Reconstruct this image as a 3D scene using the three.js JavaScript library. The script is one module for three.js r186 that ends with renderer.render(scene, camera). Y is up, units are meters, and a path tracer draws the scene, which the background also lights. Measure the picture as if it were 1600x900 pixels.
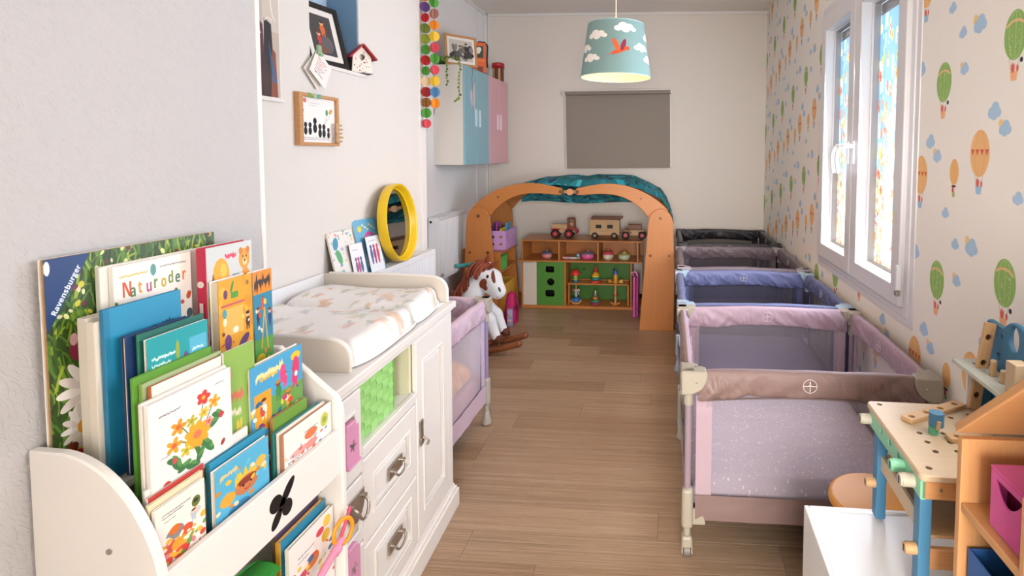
import * as THREE from 'three';
import { RoundedBoxGeometry } from 'three/addons/geometries/RoundedBoxGeometry.js';
import { mergeGeometries } from 'three/addons/utils/BufferGeometryUtils.js';
import { RectAreaLightUniformsLib } from 'three/addons/lights/RectAreaLightUniformsLib.js';
import { MarchingCubes } from 'three/addons/objects/MarchingCubes.js';

// ---------- camera, sky, lights, exposure ----------
const scene = new THREE.Scene();
const FULL_W = 2172.44, FULL_H = 1222;
const camera = new THREE.PerspectiveCamera(71.12, FULL_W / FULL_H, 0.05, 60);
camera.rotation.order = 'YXZ';
camera.rotation.set(-0.0549, 0.0645, 0.006);
camera.position.set(0, 1.6, 0);
camera.setViewOffset(FULL_W, FULL_H, 98.22, 322, 1600, 900);
const renderer = new THREE.WebGLRenderer({ antialias: true });
renderer.toneMapping = THREE.LinearToneMapping;
renderer.toneMappingExposure = 1.42;
renderer.outputColorSpace = THREE.SRGBColorSpace;
renderer.shadowMap.enabled = true;
scene.background = new THREE.Color(0.78, 0.88, 1.0);
scene.backgroundIntensity = 2.2;
RectAreaLightUniformsLib.init();
// daylight entering by the windows: one area light each, the rear one added
function daylight(name, w, h, x, y, z, intensity, towards, color = 0xe4edff) {
  const l = new THREE.RectAreaLight(color, intensity, w, h);
  l.name = name; l.position.set(x, y, z); l.lookAt(...towards); scene.add(l);
}
daylight('window_and_fill_light', 1.2, 1.42, 1.07, 1.7, -3.2, 7, [-2, 1.55, -3.2]);
daylight('window_and_fill_light', 1.2, 1.42, 1.1, 1.75, -0.93, 5, [-2, 1.5, -0.93], 0xfaf6f2);
daylight('window_and_fill_light', 1.7, 1.5, 0.15, 1.7, 3.14, 29, [0, 1.5, -4], 0xfff9f3);  // unseen rear window, added as fill for the far end of the room

// ---------- helpers ----------
let seed = 7;
const rnd = (a = 0, b = 1) => { seed = (seed * 1664525 + 1013904223) >>> 0; return a + (b - a) * (seed / 4294967296); };
const reseed = (n) => { seed = n >>> 0; };
const used = new Map();
function numbered(name) { const n = used.get(name) || 0; used.set(name, n + 1); return n ? name + '_' + String(n).padStart(3, '0') : name; }
function tag(o, label, category, group) { o.userData.label = label; o.userData.category = category; if (group) o.userData.group = group; return o; }
function thing(name, label, category, pos = [0, 0, 0], turn = 0, group) {
  const o = new THREE.Group(); o.name = numbered(name); scene.add(o);
  o.position.set(...pos); o.rotation.y = turn; return tag(o, label, category, group);
}
function part(name, geos, mat, parent, label) {
  const g = Array.isArray(geos) ? merge(geos) : geos;
  const m = new THREE.Mesh(g, mat); m.name = parent === scene ? numbered(name) : name; m.castShadow = m.receiveShadow = true;
  if (label) m.userData.label = label;
  parent.add(m); return m;
}
function struct(name, geos, mat, parent = scene) { const m = part(name, geos, mat, parent); if (parent === scene) m.userData.kind = 'structure'; return m; }
function merge(list) {
  list = list.map((g) => { const n = g.index ? g.toNonIndexed() : g; for (const k of Object.keys(n.attributes)) if (!['position', 'normal', 'uv'].includes(k)) n.deleteAttribute(k); return n; });
  return list.length === 1 ? list[0] : mergeGeometries(list);
}
const move = (g, x, y, z) => g.translate(x, y, z);
// box with softened edges: size, centre, radius; uv in metres
function box(w, h, d, x = 0, y = 0, z = 0, r = 0.003, seg = 1) {
  const g = r > 0 ? new RoundedBoxGeometry(w, h, d, seg, Math.min(r, w / 2.01, h / 2.01, d / 2.01)) : new THREE.BoxGeometry(w, h, d);
  return boxUV(g, 1).translate(x, y, z);
}
function span(x0, x1, y0, y1, z0, z1, r = 0.003, seg = 1) {
  return box(Math.abs(x1 - x0), Math.abs(y1 - y0), Math.abs(z1 - z0), (x0 + x1) / 2, (y0 + y1) / 2, (z0 + z1) / 2, r, seg);
}
function boxUV(g, k = 1, ox = 0, oy = 0) {
  if (g.index) { const n = g.toNonIndexed(); g = n; }
  const p = g.attributes.position, n = g.attributes.normal, uv = new Float32Array(p.count * 2);
  for (let i = 0; i < p.count; i++) {
    const ax = Math.abs(n.getX(i)), ay = Math.abs(n.getY(i)), az = Math.abs(n.getZ(i));
    let u, v;
    if (ax >= ay && ax >= az) { u = p.getZ(i); v = p.getY(i); } else if (ay >= az) { u = p.getX(i); v = p.getZ(i); } else { u = p.getX(i); v = p.getY(i); }
    uv[i * 2] = u * k + ox; uv[i * 2 + 1] = v * k + oy;
  }
  g.setAttribute('uv', new THREE.BufferAttribute(uv, 2)); return g;
}
const swapUV = (g) => { const u = g.attributes.uv; for (let i = 0; i < u.count; i++) u.setXY(i, u.getY(i), u.getX(i)); return g; };
const cyl = (r0, r1, h, seg = 20, open = false) => new THREE.CylinderGeometry(r0, r1, h, seg, 1, open);
function rod(a, b, r, seg = 10, r2 = r) {
  const A = new THREE.Vector3(...a), B = new THREE.Vector3(...b), d = B.clone().sub(A), L = d.length();
  const g = new THREE.CylinderGeometry(r2, r, L, seg);
  g.applyQuaternion(new THREE.Quaternion().setFromUnitVectors(new THREE.Vector3(0, 1, 0), d.normalize()));
  return g.translate((A.x + B.x) / 2, (A.y + B.y) / 2, (A.z + B.z) / 2);
}
const tube = (pts, r, n = 40, seg = 8, closed = false) => new THREE.TubeGeometry(new THREE.CatmullRomCurve3(pts.map((p) => new THREE.Vector3(...p)), closed), n, r, seg, closed);
function shapeOf(pts, holes = []) { const s = pts instanceof THREE.Shape ? pts : new THREE.Shape(pts.map((p) => new THREE.Vector2(...p))); for (const h of holes) s.holes.push(h instanceof THREE.Path ? h : new THREE.Path(h.map((p) => new THREE.Vector2(...p)))); return s; }
const roundHole = (x, y, r, sy = 1) => { const p = new THREE.Path(); p.absellipse(x, y, r, r * sy, 0, Math.PI * 2, true); return p; };
function slab(pts, depth, holes = [], bevel = 0.002, curveSegments = 16) {   // outline in x/y, thickness along z, centred on z
  const b = Math.min(bevel, depth / 2.2);
  const g = new THREE.ExtrudeGeometry(shapeOf(pts, holes), { depth: depth - 2 * b, bevelEnabled: b > 0, bevelThickness: b, bevelSize: b, bevelOffset: -b, bevelSegments: 1, curveSegments });
  return g.translate(0, 0, -depth / 2 + b);
}
const lathe = (pts, seg = 28) => new THREE.LatheGeometry(pts.map((p) => new THREE.Vector2(...p)), seg);
function rrect(w, h, r, x = 0, y = 0) {
  const s = new THREE.Shape(), a = x - w / 2, b = y - h / 2;
  s.moveTo(a + r, b); s.lineTo(a + w - r, b); s.quadraticCurveTo(a + w, b, a + w, b + r); s.lineTo(a + w, b + h - r); s.quadraticCurveTo(a + w, b + h, a + w - r, b + h);
  s.lineTo(a + r, b + h); s.quadraticCurveTo(a, b + h, a, b + h - r); s.lineTo(a, b + r); s.quadraticCurveTo(a, b, a + r, b); return s;
}
// a grid surface from a function (u,v) -> [x,y,z]
function surf(nu, nv, f, closedV = false) {
  const pos = [], uv = [], idx = [];
  for (let j = 0; j <= nv; j++) for (let i = 0; i <= nu; i++) { const u = i / nu, v = j / nv; pos.push(...f(u, v)); uv.push(u, v); }
  for (let j = 0; j < nv; j++) for (let i = 0; i < nu; i++) { const a = j * (nu + 1) + i, b = a + 1, c = a + nu + 1, d = c + 1; idx.push(a, b, d, a, d, c); }
  const g = new THREE.BufferGeometry();
  g.setAttribute('position', new THREE.Float32BufferAttribute(pos, 3)); g.setAttribute('uv', new THREE.Float32BufferAttribute(uv, 2)); g.setIndex(idx); g.computeVertexNormals();
  if (closedV) { const n = g.attributes.normal; for (let i = 0; i <= nu; i++) { const a = i, b = nv * (nu + 1) + i, x = n.getX(a) + n.getX(b), y = n.getY(a) + n.getY(b), z = n.getZ(a) + n.getZ(b), l = Math.hypot(x, y, z) || 1; n.setXYZ(a, x / l, y / l, z / l); n.setXYZ(b, x / l, y / l, z / l); } }
  return g;
}
// smooth value noise
function hash(ix, iy) { let t = Math.imul(ix ^ 0x9e3779b9, 0x85ebca6b) ^ Math.imul(iy + 0x632be5ab, 0xc2b2ae35); t ^= t >>> 15; t = Math.imul(t, 0x2c1b3c6d); t ^= t >>> 12; return (t >>> 0) / 4294967296; }
function noise(x, y) { const ix = Math.floor(x), iy = Math.floor(y), fx = x - ix, fy = y - iy, s = fx * fx * (3 - 2 * fx), t = fy * fy * (3 - 2 * fy); return (hash(ix, iy) * (1 - s) + hash(ix + 1, iy) * s) * (1 - t) + (hash(ix, iy + 1) * (1 - s) + hash(ix + 1, iy + 1) * s) * t; }

// ---------- textures ----------
function tex(w, h, draw, { srgb = true, repeat } = {}) {
  const c = document.createElement('canvas'); c.width = w; c.height = h; const g = c.getContext('2d'); draw(g, w, h);
  const t = new THREE.CanvasTexture(c); t.wrapS = t.wrapT = THREE.RepeatWrapping; if (srgb) t.colorSpace = THREE.SRGBColorSpace; if (repeat) t.repeat.set(...repeat); return t;
}
function woodTex(base, dark, light, w = 512, h = 512, strokes = 900, period = 1, boost = 1) {   // grain runs along u
  return tex(w, h, (g) => {
    g.fillStyle = base; g.fillRect(0, 0, w, h);
    for (let i = 0; i < strokes; i++) {
      const y = rnd(0, h), x = rnd(-w * 0.3, w), L = rnd(w * 0.08, w * 0.6), a = rnd(0.03, 0.16) * boost;
      g.globalAlpha = a; g.strokeStyle = rnd() < 0.55 ? dark : light; g.lineWidth = rnd(0.5, 2.4);
      for (const dx of [0, -w]) { g.beginPath(); g.moveTo(x + dx, y); g.bezierCurveTo(x + dx + L * 0.3, y + rnd(-2, 2), x + dx + L * 0.6, y + rnd(-2, 2), x + dx + L, y + rnd(-2, 2)); g.stroke(); }
    }
    g.globalAlpha = 1;
  }, { repeat: [1 / period, 1 / period] });
}
const std = (color, roughness = 0.6, o = {}) => new THREE.MeshStandardMaterial({ color, roughness, ...o });
const paintM = (color, roughness = 0.35, o = {}) => new THREE.MeshPhysicalMaterial({ color, roughness, clearcoat: 0.15, clearcoatRoughness: 0.3, ...o });

const fabricBump = tex(128, 128, (g) => { g.fillStyle = '#808080'; g.fillRect(0, 0, 128, 128); for (let i = 0; i < 128; i += 4) for (let j = 0; j < 128; j += 4) { const v = ((i + j) / 4) % 2 ? 160 : 96; g.fillStyle = `rgb(${v},${v},${v})`; g.fillRect(i, j, 3, 3); } }, { srgb: false, repeat: [12, 12] });
const plasterBump = tex(512, 512, (g) => {
  g.fillStyle = '#777'; g.fillRect(0, 0, 512, 512); reseed(21);
  for (let i = 0; i < 2600; i++) { const x = rnd(0, 512), y = rnd(0, 512), l = rnd(5, 26), w = rnd(2, 6), v = rnd(90, 220) | 0; g.globalAlpha = 0.5; g.fillStyle = `rgb(${v},${v},${v})`; g.save(); g.translate(x, y); g.rotate(-0.9 + rnd(-0.6, 0.6)); g.beginPath(); g.ellipse(0, 0, l, w, 0, 0, 7); g.fill(); g.restore(); }
}, { srgb: false, repeat: [4.2, 4.2] });
const fineBump = tex(256, 256, (g) => { reseed(5); for (let i = 0; i < 9000; i++) { const v = rnd(90, 170) | 0; g.fillStyle = `rgb(${v},${v},${v})`; g.fillRect(rnd(0, 256), rnd(0, 256), rnd(1, 4), rnd(1, 4)); } }, { srgb: false, repeat: [3, 3] });

const M = {
  plaster: std(0xbfbfc2, 0.9, { bumpMap: plasterBump, bumpScale: 0.0028 }),
  wallWarm: std(0xf1ebe0, 0.85, { bumpMap: fineBump, bumpScale: 0.0006 }),
  wallMiddle: std(0xe3dfd9, 0.85, { bumpMap: fineBump, bumpScale: 0.0006 }),
  wallBay: std(0xf2f2f2, 0.85, { bumpMap: fineBump, bumpScale: 0.0006 }),
  wallBack: std(0xe8e1d8, 0.85, { bumpMap: fineBump, bumpScale: 0.0006 }),
  ceiling: std(0xebe4dd, 0.9),
  white: paintM(0xebe8e4, 0.4),
  whiteCool: paintM(0xeceef0, 0.35),
  upvc: paintM(0xe2e0e2, 0.3),
  chrome: std(0xb8b8b8, 0.25, { metalness: 1 }),
  pewter: std(0xb3aba1, 0.34, { metalness: 0.9 }),
  dark: std(0x17161a, 0.5),
  black: std(0x0d0d0e, 0.45),
  paper: std(0xf1eee8, 0.8),
  pages: std(0xe4d9c4, 0.85),
};
reseed(33);
const beechTex = woodTex('#c8935f', '#a0653b', '#ddb183', 512, 512, 900, 0.5);
const pineTex = woodTex('#c9a172', '#a5774a', '#dfc096', 512, 512, 800, 0.4);
const mapleTex = woodTex('#c6af90', '#a98f6e', '#d8c6aa', 512, 512, 700, 0.4);
const orangeTex = woodTex('#ba7535', '#8c4e25', '#cf9250', 512, 512, 900, 0.6);
const browntTex = woodTex('#7b4523', '#54290f', '#95603a', 256, 256, 300, 0.3);
Object.assign(M, {
  beech: paintM(0xffffff, 0.42, { map: beechTex }), pine: paintM(0xffffff, 0.5, { map: pineTex }), maple: paintM(0xffffff, 0.5, { map: mapleTex }),
  arch: paintM(0xffffff, 0.42, { map: orangeTex }), brown: paintM(0xffffff, 0.35, { map: browntTex }),
});
// ---------- the setting ----------
const ZB = -6.2, XR = 1.08, XL = -1.04, XM = -1.55, XF = -2.08, YC = 3.19, ZF = 3.2;
{ // floor of vinyl planks laid across the room
  const fl = struct('floor', span(-2.3, 1.3, -0.12, -0.004, -6.4, 3.4, 0), std(0x6d5544, 0.7));
  reseed(91);
  const pt = [0, 1, 2].map((k) => woodTex(['#a58a70', '#a0866c', '#aa8f75'][k], '#664e3a', '#cdb59b', 1024, 160, 620, 1, 1.9));
  for (const t of pt) t.repeat.set(1 / 1.3, 1 / 0.18);
  const pm = pt.flatMap((t) => [0xffffff, 0xf0ebe6].map((c) => new THREE.MeshPhysicalMaterial({ color: c, map: t, roughness: 0.42, bumpMap: t, bumpScale: 0.0004, clearcoat: 0.12, clearcoatRoughness: 0.35 })));
  const RW = 0.174, LEN = 1.28, geoms = new Map();
  for (let r = 0, z = ZB; z < ZF; r++, z += RW) {
    const left = z > -1.34 ? XL : z > -3.4 ? XM : XF;
    let x = left - rnd(0, LEN * 0.95);
    while (x < XR) {
      const a = Math.max(x, left), b = Math.min(x + LEN, XR);
      if (b - a > 0.01) {
        const g = span(a + 0.0006, b - 0.0006, -0.004, 0, z + 0.0006, Math.min(z + RW, ZF) - 0.0006, 0.0006);
        const u = g.attributes.uv, ox = rnd(0, 9), oz = rnd(0, 3); for (let i = 0; i < u.count; i++) u.setXY(i, u.getX(i) + ox, u.getY(i) + oz);
        const p = part('plank', g, pm[(rnd() * 6) | 0], fl);
      }
      x += LEN;
    }
  }
}
struct('ceiling', span(-2.4, 1.4, YC, YC + 0.12, -6.4, 3.4, 0), M.ceiling);
struct('wall_back', span(-2.4, 1.4, -0.1, YC, ZB - 0.15, ZB, 0), M.wallBack);
// left wall: near section with rough white paper, set-back middle section with a niche, far bay
struct('wall_left', span(XL - 1.3, XL, -0.1, YC, -1.34, 3.4, 0.004), M.plaster);
{ // middle section: outline in z/y with the niche opening
  const g = new THREE.ExtrudeGeometry(shapeOf([[1.38, -0.1], [3.4, -0.1], [3.4, YC], [1.38, YC]], [[[2.3, 1.995], [2.68, 1.995], [2.68, 2.75], [2.3, 2.75]]]), { depth: 0.75, bevelEnabled: false });
  g.rotateY(Math.PI / 2).translate(XM - 0.75, 0, 0);   // shape x runs to -z, thickness to +x
  const w = struct('wall_left_middle', g, M.wallMiddle);
  part('niche_back', span(XM - 0.17, XM - 0.16, 1.99, 2.76, -2.69, -2.29, 0), std(0xa9c3da, 0.6), w);
  for (const z of [2.42, 2.54, 2.62]) part('niche_board', span(XM - 0.165, XM - 0.155, 2.0, 2.75, -z - 0.05, -z + 0.03, 0.002), std(0xb3cbe0, 0.6), w);
  part('niche_jamb', span(XM - 0.16, XM - 0.005, 2.0, 2.75, -2.684, -2.672, 0.001), std(0x6f93b4, 0.6), w);
  part('niche_sill', span(XM - 0.16, XM + 0.012, 1.983, 2.0, -2.73, -2.29, 0.003), M.white, w);
}
struct('wall_left_far', span(XF - 0.2, XF, -0.1, YC, -6.4, -3.38, 0), M.wallBay);
struct('trim_1', span(XM - 0.012, XM + 0.01, 0, YC, -3.41, -3.33, 0.004), M.white);
struct('trim_2', [span(XF, XF + 0.02, 0, YC, -6.185, -6.15, 0.003), span(XF + 0.02, XF + 0.05, 0, YC, -6.2, -6.185, 0.003)], M.white);
struct('trim_3', span(XF, XF + 0.012, 0, YC, -5.86, -5.83, 0.003), M.white);
struct('trim_4', [span(XF, XR, YC - 0.03, YC, -6.2, -6.18, 0.004)], M.white);
struct('trim_5', [span(XF, XF + 0.02, YC - 0.03, YC, -6.2, -3.4, 0.004)], M.white);
struct('trim_6', span(XL - 0.02, XL + 0.003, 0, YC, -1.346, -1.332, 0.003), M.white);
struct('baseboard_back', span(XF, XR, 0, 0.06, -6.2, -6.185, 0.004), M.white);

// right wall, papered with balloons and clouds
{
  const W1 = [2.49, 3.9, 0.885, 2.56], W2 = [0.3, 1.56, 1.0, 2.5];
  const hole = ([a, b, c, d]) => [[a, c], [b, c], [b, d], [a, d]];
  const g = new THREE.ExtrudeGeometry(shapeOf([[-3.4, -0.1], [6.4, -0.1], [6.4, YC], [-3.4, YC]], [hole(W1), hole(W2)]), { depth: 0.22, bevelEnabled: false });
  g.rotateY(Math.PI / 2).translate(XR, 0, 0);
  const u = g.attributes.uv; for (let i = 0; i < u.count; i++) u.setXY(i, (u.getX(i) - 1.2) / 5.2, u.getY(i) / 3.2);
  const PX = 2048 / 5.2, PY = 2048 / 3.2;
  reseed(404);
  const paper = tex(2048, 2048, (c) => {
    c.fillStyle = '#f5f0e8'; c.fillRect(0, 0, 2048, 2048);
    // coordinates in metres: d = distance along the wall (-z), y = height
    const at = (d, y, f, s = 1) => { c.save(); c.translate((d - 1.2) * PX, 2048 - y * PY); c.scale(-PX * s, -PY * s); f(); c.restore(); };   // local +x towards the camera... +y up
    const ell = (x, y, rx, ry, col) => { c.fillStyle = col; c.beginPath(); c.ellipse(x, y, rx, ry, 0, 0, 7); c.fill(); };
    const basket = (col, animal) => {
      c.strokeStyle = '#b9a890'; c.lineWidth = 0.0015; for (const s of [-1, 1]) { c.beginPath(); c.moveTo(s * 0.026, -0.07); c.lineTo(s * 0.014, -0.118); c.stroke(); }
      c.fillStyle = col; c.beginPath(); c.moveTo(-0.02, -0.112); c.lineTo(0.02, -0.112); c.lineTo(0.014, -0.142); c.lineTo(-0.014, -0.142); c.fill();
      ell(-0.006, -0.1, 0.010, 0.017, animal); ell(0.010, -0.098, 0.007, 0.013, '#f3efe6'); ell(0.017, -0.105, 0.006, 0.011, animal); ell(-0.004, -0.086, 0.004, 0.006, '#f3e6d8');
    };
    const green = () => {
      ell(0, 0, 0.057, 0.078, '#93b967');
      c.strokeStyle = '#b5d38a'; c.lineWidth = 0.003; for (const k of [-0.03, 0, 0.03]) { c.beginPath(); c.ellipse(0, 0, Math.abs(k) + 0.002, 0.074, 0, k < 0 ? Math.PI / 2 : -Math.PI / 2, k < 0 ? Math.PI * 1.5 : Math.PI / 2); c.stroke(); }
      for (let i = 0; i < 18; i++) ell(rnd(-0.03, 0.03), rnd(-0.06, 0.05), 0.0022, 0.0022, '#d2e6b4');
      c.strokeStyle = '#efc08e'; c.lineWidth = 0.008; c.beginPath(); c.moveTo(-0.048, 0.03); c.quadraticCurveTo(0, 0.062, 0.046, 0.028); c.stroke();
      ell(0.035, -0.082, 0.007, 0.008, '#2b2b2b'); basket('#f3b98c', '#e0695a');
    };
    const orange = (bunting) => {
      ell(0, 0, 0.059, 0.082, '#f2be82');
      if (bunting) for (let i = 0; i < 4; i++) { c.fillStyle = '#dc6650'; const x = -0.044 + i * 0.029; c.beginPath(); c.moveTo(x - 0.011, 0.014); c.lineTo(x + 0.011, 0.014); c.lineTo(x, -0.008); c.fill(); }
      c.strokeStyle = '#e5a764'; c.lineWidth = 0.002; c.beginPath(); c.ellipse(0, 0, 0.03, 0.08, 0, 0, 7); c.stroke(); basket('#a5c9e4', '#e0695a');
    };
    const small = () => { ell(0, 0, 0.032, 0.05, '#efb977'); c.fillStyle = '#27262a'; c.fillRect(-0.014, -0.057, 0.028, 0.007); ell(-0.005, -0.068, 0.008, 0.012, '#d9594b'); ell(0.009, -0.066, 0.006, 0.010, '#f0ede6'); c.fillStyle = '#a9b768'; c.fillRect(-0.009, -0.094, 0.018, 0.018); };
    const cloud = (s, sun) => { if (sun) ell(-0.02 * s, 0.016 * s, 0.011 * s, 0.013 * s, '#f3cf8c'); c.fillStyle = '#a3c6e3'; for (const [x, y, r] of [[-0.014, -0.004, 0.015], [0.004, 0.006, 0.019], [0.018, -0.004, 0.013], [0, -0.008, 0.016]]) ell(x * s, y * s, r * s, r * s, '#b0cde6'); };
    for (let k = -4; k < 13; k++) for (let j = -4; j < 5; j++) {
      const d = 1.976 + k * 0.437, y = 1.612 - 0.09 * k + 0.785 * j;
      at(d, y, () => orange(true)); at(d + 0.165, y - 0.07, small); at(d - 0.17, y + 0.37, green);
      at(d - 0.075, y + 0.14, () => cloud(1.25, 0)); at(d + 0.22, y - 0.23, () => cloud(0.9, 0));
      at(d + 0.14, y - 0.34, () => cloud(0.9, 0)); at(d + 0.03, y - 0.335, () => cloud(1.35, 1)); at(d + 0.3, y - 0.01, () => cloud(1.1, 1)); at(d + 0.12, y + 0.31, () => cloud(0.95, 1));
    }
  });
  paper.wrapS = THREE.ClampToEdgeWrapping;
  struct('wall_right', g, std(0xffffff, 0.8, { map: paper, bumpMap: fineBump, bumpScale: 0.0004 }));

  // windows: frame, two sashes, glass with a printed film
  reseed(77);
  const filmTex = tex(1024, 1024, (c, w, h) => {
    const gr = c.createLinearGradient(0, 0, 0, h); gr.addColorStop(0, '#5a8fb8'); gr.addColorStop(0.55, '#7aa6c4'); gr.addColorStop(0.8, '#b4cad6'); gr.addColorStop(1, '#e8eae6'); c.fillStyle = gr; c.fillRect(0, 0, w, h);
    for (let i = 0; i < 240; i++) { c.globalAlpha = 0.8; c.fillStyle = ['#e6ecef', '#a9c6d6', '#5f93bc', '#b9c89c'][(rnd() * 4) | 0]; const s = rnd(20, 60); c.fillRect(rnd(-30, w), rnd(0, h), s, s * rnd(0.6, 2)); }
    c.globalAlpha = 1;
    for (let i = 0; i < 560; i++) {
      const y = h * Math.pow(rnd(), 0.62), x = rnd(0, w), r = rnd(9, 24), col = ['#c65a18', '#cf8420', '#b83a1c', '#efe2c0', '#d8a83a', '#9ab060'][(rnd() * 6) | 0];
      for (let k = 0; k < 6; k++) { c.fillStyle = col; c.beginPath(); c.ellipse(x + Math.cos(k * 1.047) * r * 0.6, y + Math.sin(k * 1.047) * r * 0.6, r * 0.5, r * 0.36, k * 1.047, 0, 7); c.fill(); }
      c.fillStyle = ['#f0e6c0', '#9a2a14', '#d8b040'][(rnd() * 3) | 0]; c.beginPath(); c.arc(x, y, r * 0.32, 0, 7); c.fill();
    }
    c.strokeStyle = '#a8602a'; c.lineWidth = 4; for (let i = 0; i < 40; i++) { const x = rnd(0, w), y = rnd(h * 0.3, h); c.beginPath(); c.moveTo(x, y); c.quadraticCurveTo(x + rnd(-40, 40), y + 40, x + rnd(-30, 30), y + 110); c.stroke(); }
  });
  const filmM = new THREE.MeshStandardMaterial({ color: 0x6a6a6a, roughness: 0.6, map: filmTex, emissive: 0xffffff, emissiveMap: filmTex, emissiveIntensity: 2.1 });
  const glassM = new THREE.MeshPhysicalMaterial({ color: 0xffffff, roughness: 0.02, transmission: 1, thickness: 0, ior: 1.5 });
  const sealM = std(0xa9a8aa, 0.7);
  const ring = (z0, z1, y0, y1, t, d0, d1, r = 0.006) => [span(d0, d1, y0, y1, -z0 - t, -z0, r), span(d0, d1, y0, y1, -z1, -z1 + t, r), span(d0, d1, y0, y0 + t, -z1 + t * 0.9, -z0 - t * 0.9, r), span(d0, d1, y1 - t, y1, -z1 + t * 0.9, -z0 - t * 0.9, r)];
  function window_([a, b, y0, y1], name) {
    const w = new THREE.Group(); w.name = name; w.userData.kind = 'structure'; scene.add(w);
    const X = XR;
    part('window_frame', ring(a - 0.012, b + 0.012, y0 - 0.012, y1 + 0.012, 0.05, X - 0.012, X + 0.18), M.upvc, w);
    const mid = (a + b) / 2;
    for (const [s0, s1] of [[a + 0.028, mid - 0.004], [mid + 0.004, b - 0.028]]) {
      const sash = part('sash', ring(s0, s1, y0 + 0.03, y1 - 0.03, 0.095, X - 0.035, X + 0.05, 0.008), M.upvc, w);
      part('glazing_bead', ring(s0 + 0.085, s1 - 0.085, y0 + 0.115, y1 - 0.115, 0.02, X + 0.02, X + 0.06, 0.003), M.upvc, sash);
      part('seal', ring(s0 + 0.103, s1 - 0.103, y0 + 0.133, y1 - 0.133, 0.005, X + 0.03, X + 0.064, 0.001), sealM, sash);
      part('pane', span(X + 0.06, X + 0.064, y0 + 0.1, y1 - 0.1, -s1 + 0.08, -s0 - 0.08, 0), glassM, sash);
      part('inner_frame', ring(s0 + 0.06, s1 - 0.06, y0 + 0.06, y1 - 0.06, 0.03, X + 0.05, X + 0.15, 0.005), M.upvc, sash);
      const fg = new THREE.PlaneGeometry((s1 - s0 - 0.1), y1 - y0 - 0.3).rotateY(-Math.PI / 2).translate(X + 0.067, (y0 + y1) / 2 - 0.05, -(s0 + s1) / 2);
      part('window_film', fg, filmM, sash, 'film printed with orange flowers on pale blue');
      for (let k = 0; k < 3; k++) part('shutter_slat', span(X + 0.068, X + 0.08, y1 - 0.18 - k * 0.045, y1 - 0.138 - k * 0.045, -s1 + 0.1, -s0 - 0.1, 0.004), std(0x9a9a96, 0.6), sash);
    }
    // lever handles on the meeting stiles
    for (const z of [mid - 0.045, mid + 0.045]) {
      const h = part('handle', [box(0.012, 0.13, 0.03, X - 0.041, 1.62, -z, 0.005, 2), rod([X - 0.04, 1.655, -z], [X - 0.1, 1.66, -z], 0.012, 12),
        tube([[X - 0.092, 1.66, -z], [X - 0.105, 1.652, -z - 0.03], [X - 0.112, 1.61, -z - 0.06], [X - 0.108, 1.55, -z - 0.068], [X - 0.1, 1.5, -z - 0.064]], 0.0115, 24, 8)], M.whiteCool, w);
    }
    part('hinge', [box(0.022, 0.115, 0.02, X - 0.04, y0 + 0.17, -a - 0.02, 0.005, 2)], M.whiteCool, w);
    part('hinge_pin', [box(0.02, 0.024, 0.022, X - 0.042, y0 + 0.098, -a - 0.02, 0.004)], M.pewter, w);
    part('outer_edge', ring(a - 0.05, b + 0.05, y0 - 0.05, y1 + 0.05, 0.04, X - 0.005, X + 0.01, 0.003), M.upvc, w);
    part('outside_board', span(X + 0.2, X + 0.22, y0, y0 + 0.02, -b, -a, 0), M.upvc, w);
    return w;
  }
  window_(W1, 'window_1'); window_(W2, 'window_2');
}
{ // wall behind the camera, with an unseen window added to light the back wall
  const g = new THREE.ExtrudeGeometry(shapeOf([[-2.4, -0.1], [1.4, -0.1], [1.4, YC], [-2.4, YC]], [[[-0.7, 0.95], [1.0, 0.95], [1.0, 2.45], [-0.7, 2.45]]]), { depth: 0.15, bevelEnabled: false });
  const w = struct('wall_front', g.translate(0, 0, ZF), M.wallWarm);
  const F = (a, b, c, d) => span(a, b, c, d, ZF - 0.02, ZF + 0.1);
  for (const q of [F(-0.71, -0.64, 0.94, 2.46), F(0.94, 1.01, 0.94, 2.46), F(-0.65, 0.95, 0.94, 1.01), F(-0.65, 0.95, 2.39, 2.46), F(0.12, 0.18, 1.0, 2.4)]) part('window_frame', q, M.upvc, w);
  part('pane', span(-0.68, 0.98, 0.97, 2.43, ZF + 0.03, ZF + 0.034, 0), new THREE.MeshPhysicalMaterial({ color: 0xffffff, roughness: 0.02, transmission: 1, thickness: 0 }), w);
  // added partition; its doorway keeps rear light off the bookshelf and left wall
  const d = new THREE.ExtrudeGeometry(shapeOf([[-1.1, 0], [-0.34, 0], [-0.34, 2.12], [0.8, 2.12], [0.8, 0], [1.2, 0], [1.2, YC], [-1.1, YC]]), { depth: 0.12, bevelEnabled: false });
  struct('wall_doorway_added', d.translate(0, 0, 0.4), M.wallWarm);
  struct('door_1', [span(-0.36, -0.3, 0, 2.14, 0.38, 0.54, 0.004), span(0.76, 0.82, 0, 2.14, 0.38, 0.54, 0.004), span(-0.36, 0.82, 2.08, 2.14, 0.38, 0.54, 0.004)], M.white);  // casing of the added doorway
}
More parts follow.
